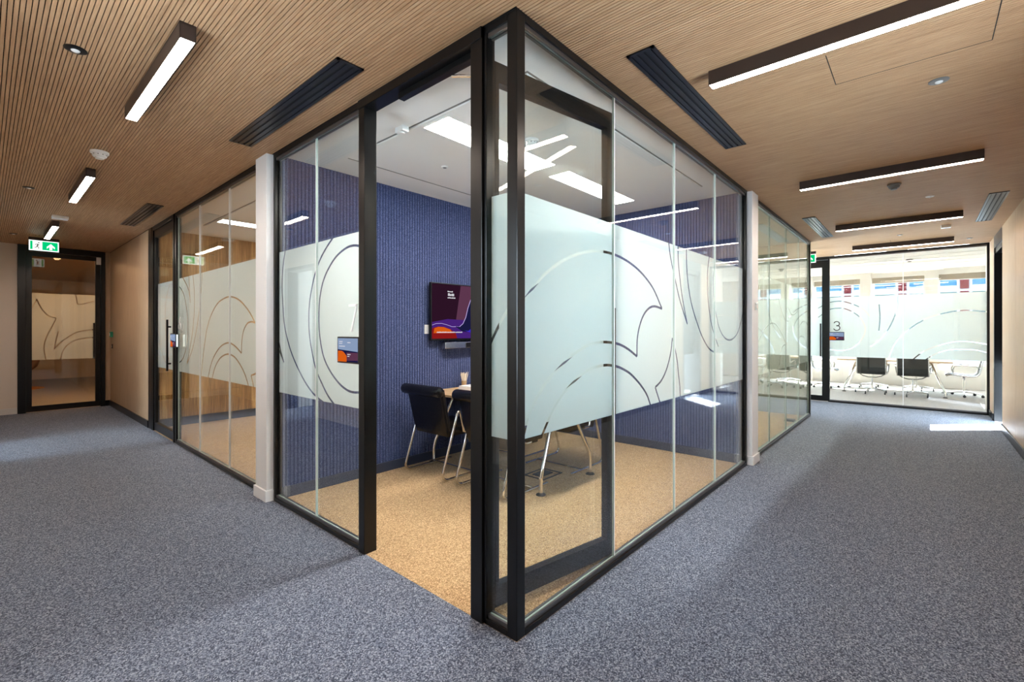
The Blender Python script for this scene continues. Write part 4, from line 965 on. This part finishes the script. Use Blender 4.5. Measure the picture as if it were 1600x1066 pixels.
# ================================================================== ROOM 3 FURNITURE
t = empty('conference_table', (11.85, -0.85, 0)); tag(t, 'long oak edged table with splayed legs in room 3', 'table')
MB().box(11.28, 12.42, -1.82, 0.12, 0.705, 0.735).build('tabletop', 'oak_top', t, bev=0.004)
for fx, fy, tx in ((11.34, -0.02, 11.62), (11.34, -1.70, 11.62), (12.36, -0.02, 12.08), (12.36, -1.70, 12.08)):
    lg = MB().tube([(fx, fy, .01), (fx, fy, .12), (fx + (tx - fx) * .2, fy + (.06 if fy < -1 else -.06), .26), (tx, fy + (.22 if fy < -1 else -.22), .70)], .02, 10, .026).build('leg', 'chrome', t, smooth=True)
    MB().lathe((fx, fy, 0), [(.04, 0), (.038, .008), (.02, .02)], 14).build('foot', 'rubber', lg)
def sling_chair():
    r = empty('swivel_chair', (0, 0, 0))
    prof = [(.26, .425), (.20, .455), (.10, .452), (.0, .440), (-.12, .432), (-.19, .445), (-.232, .485), (-.25, .55), (-.275, .68), (-.305, .83)]
    P = [(p.x, p.y) for p in spline([(a, c) for a, c in prof], .03)]
    b = MB(); W = .235
    for (x0, z0), (x1, z1) in zip(P, P[1:]):
        d = Vector((x1 - x0, z1 - z0)).normalized(); nx, nz = d.y * .012, -d.x * .012
        b.face([(x0, -W, z0), (x0, W, z0), (x1, W, z1), (x1, -W, z1)]); b.face([(x0 - nx, W, z0 - nz), (x0 - nx, -W, z0 - nz), (x1 - nx, -W, z1 - nz), (x1 - nx, W, z1 - nz)])
    b.build('seat_sling', 'sling', r, local=True, smooth=True)
    for sg in (-1, 1):
        MB().tube([(x, sg * (W + .012), z) for x, z in P], .013, 8).build('side_rail', 'alu', r, local=True, smooth=True)
        MB().tube([(.14, sg * (W + .03), .455), (.16, sg * (W + .045), .56), (.13, sg * (W + .05), .635), (.02, sg * (W + .05), .655), (-.18, sg * (W + .045), .64), (-.262, sg * (W + .012), .60)], .010, 8).build('armrest', 'alu', r, local=True, smooth=True)
    MB().tube([(-.02, -W, .43), (-.02, -.16, .375), (-.02, -.07, .35), (-.02, .07, .35), (-.02, .16, .375), (-.02, W, .43)], .011, 8).build('yoke', 'alu', r, local=True, smooth=True)
    MB().tube([(-.02, 0, .09), (-.02, 0, .35)], .016, 12).build('column', 'chrome', r, local=True, smooth=True)
    for k in range(5):
        a = 2 * PI * k / 5 + .3; e = Vector((-.02 + .29 * math.cos(a), .29 * math.sin(a), .065))
        lg = MB().tube([(-.02, 0, .10), (-.02 + .15 * math.cos(a), .15 * math.sin(a), .088), e], .017, 8, .011).build('base_leg', 'alu', r, local=True, smooth=True)
        cc = MB(); cc.tube([(e.x, e.y - .012, .026), (e.x, e.y + .012, .026)], .0258, 14); cc.tube([(e.x, e.y, .03), (e.x, e.y, .066)], .006, 6); cc.build('caster', 'rubber', lg, local=True)
    return r
sw = sling_chair()
for i, (x, y, rz, lab) in enumerate([(11.36, -0.52, 0, 'dark mesh swivel chair with its back to the glass, nearer the number 3'), (11.32, -1.20, 0, 'dark mesh swivel chair with its back to the glass, nearer the beige nib'),
        (11.95, 0.42, -PI / 2, 'dark mesh swivel chair at the table end nearest the number 3'), (11.95, -1.98, PI / 2, 'dark mesh swivel chair at the table end beside the beige nib'),
        (12.55, -0.45, PI, 'dark mesh swivel chair on the window side nearer the number 3'), (12.55, -1.25, PI, 'dark mesh swivel chair on the window side nearer the beige nib')]):
    o = sw if i == 0 else copy_tree(sw)
    o.location = (x, y, 0); o.rotation_euler = (0, 0, rz); tag(o, lab, 'chair', 'swivel chairs in the bright room')

# ================================================================== LOBBY BEYOND THE END DOOR
o = empty('lounge_chair', (-0.98, 14.55, 0)); tag(o, 'brown shell chair seen through the end door', 'chair')
b = MB(); rings = []
for k, (rr, z, ox) in enumerate([(.10, .42, 0), (.22, .44, 0), (.30, .52, 0), (.335, .64, 0), (.35, .74, 0), (.335, .735, 0), (.29, .55, 0), (.2, .475, 0), (.02, .455, 0)]):
    i = len(b.v); rings.append(i); b.v += [Vector((-0.98 + ox + rr * math.cos(2 * PI * j / 24), 14.55 + rr * math.sin(2 * PI * j / 24), z)) for j in range(24)]
for a, c in zip(rings, rings[1:]):
    for j in range(24): b.f.append([a + j, a + (j + 1) % 24, c + (j + 1) % 24, c + j]); b.mi.append(0)
b.f.append([rings[0] + j for j in range(24)]); b.mi.append(0); b.f.append([rings[-1] + j for j in range(24)]); b.mi.append(0)
b.build('shell', 'brown_shell', o, smooth=True)
for k in range(4):
    a = PI / 4 + k * PI / 2; MB().tube([(-0.98 + .10 * math.cos(a), 14.55 + .10 * math.sin(a), .425), (-0.98 + .24 * math.cos(a), 14.55 + .24 * math.sin(a), .019)], .012, 8, .008).build('leg', 'black', o)
tag(MB().lathe((-0.98, 14.55, 0), [(.42, 0.0), (.42, .010), (.41, .012), (.001, .012)], 40).build('round_rug', 'orange_rug'), 'round orange rug under the brown shell chair', 'rug')
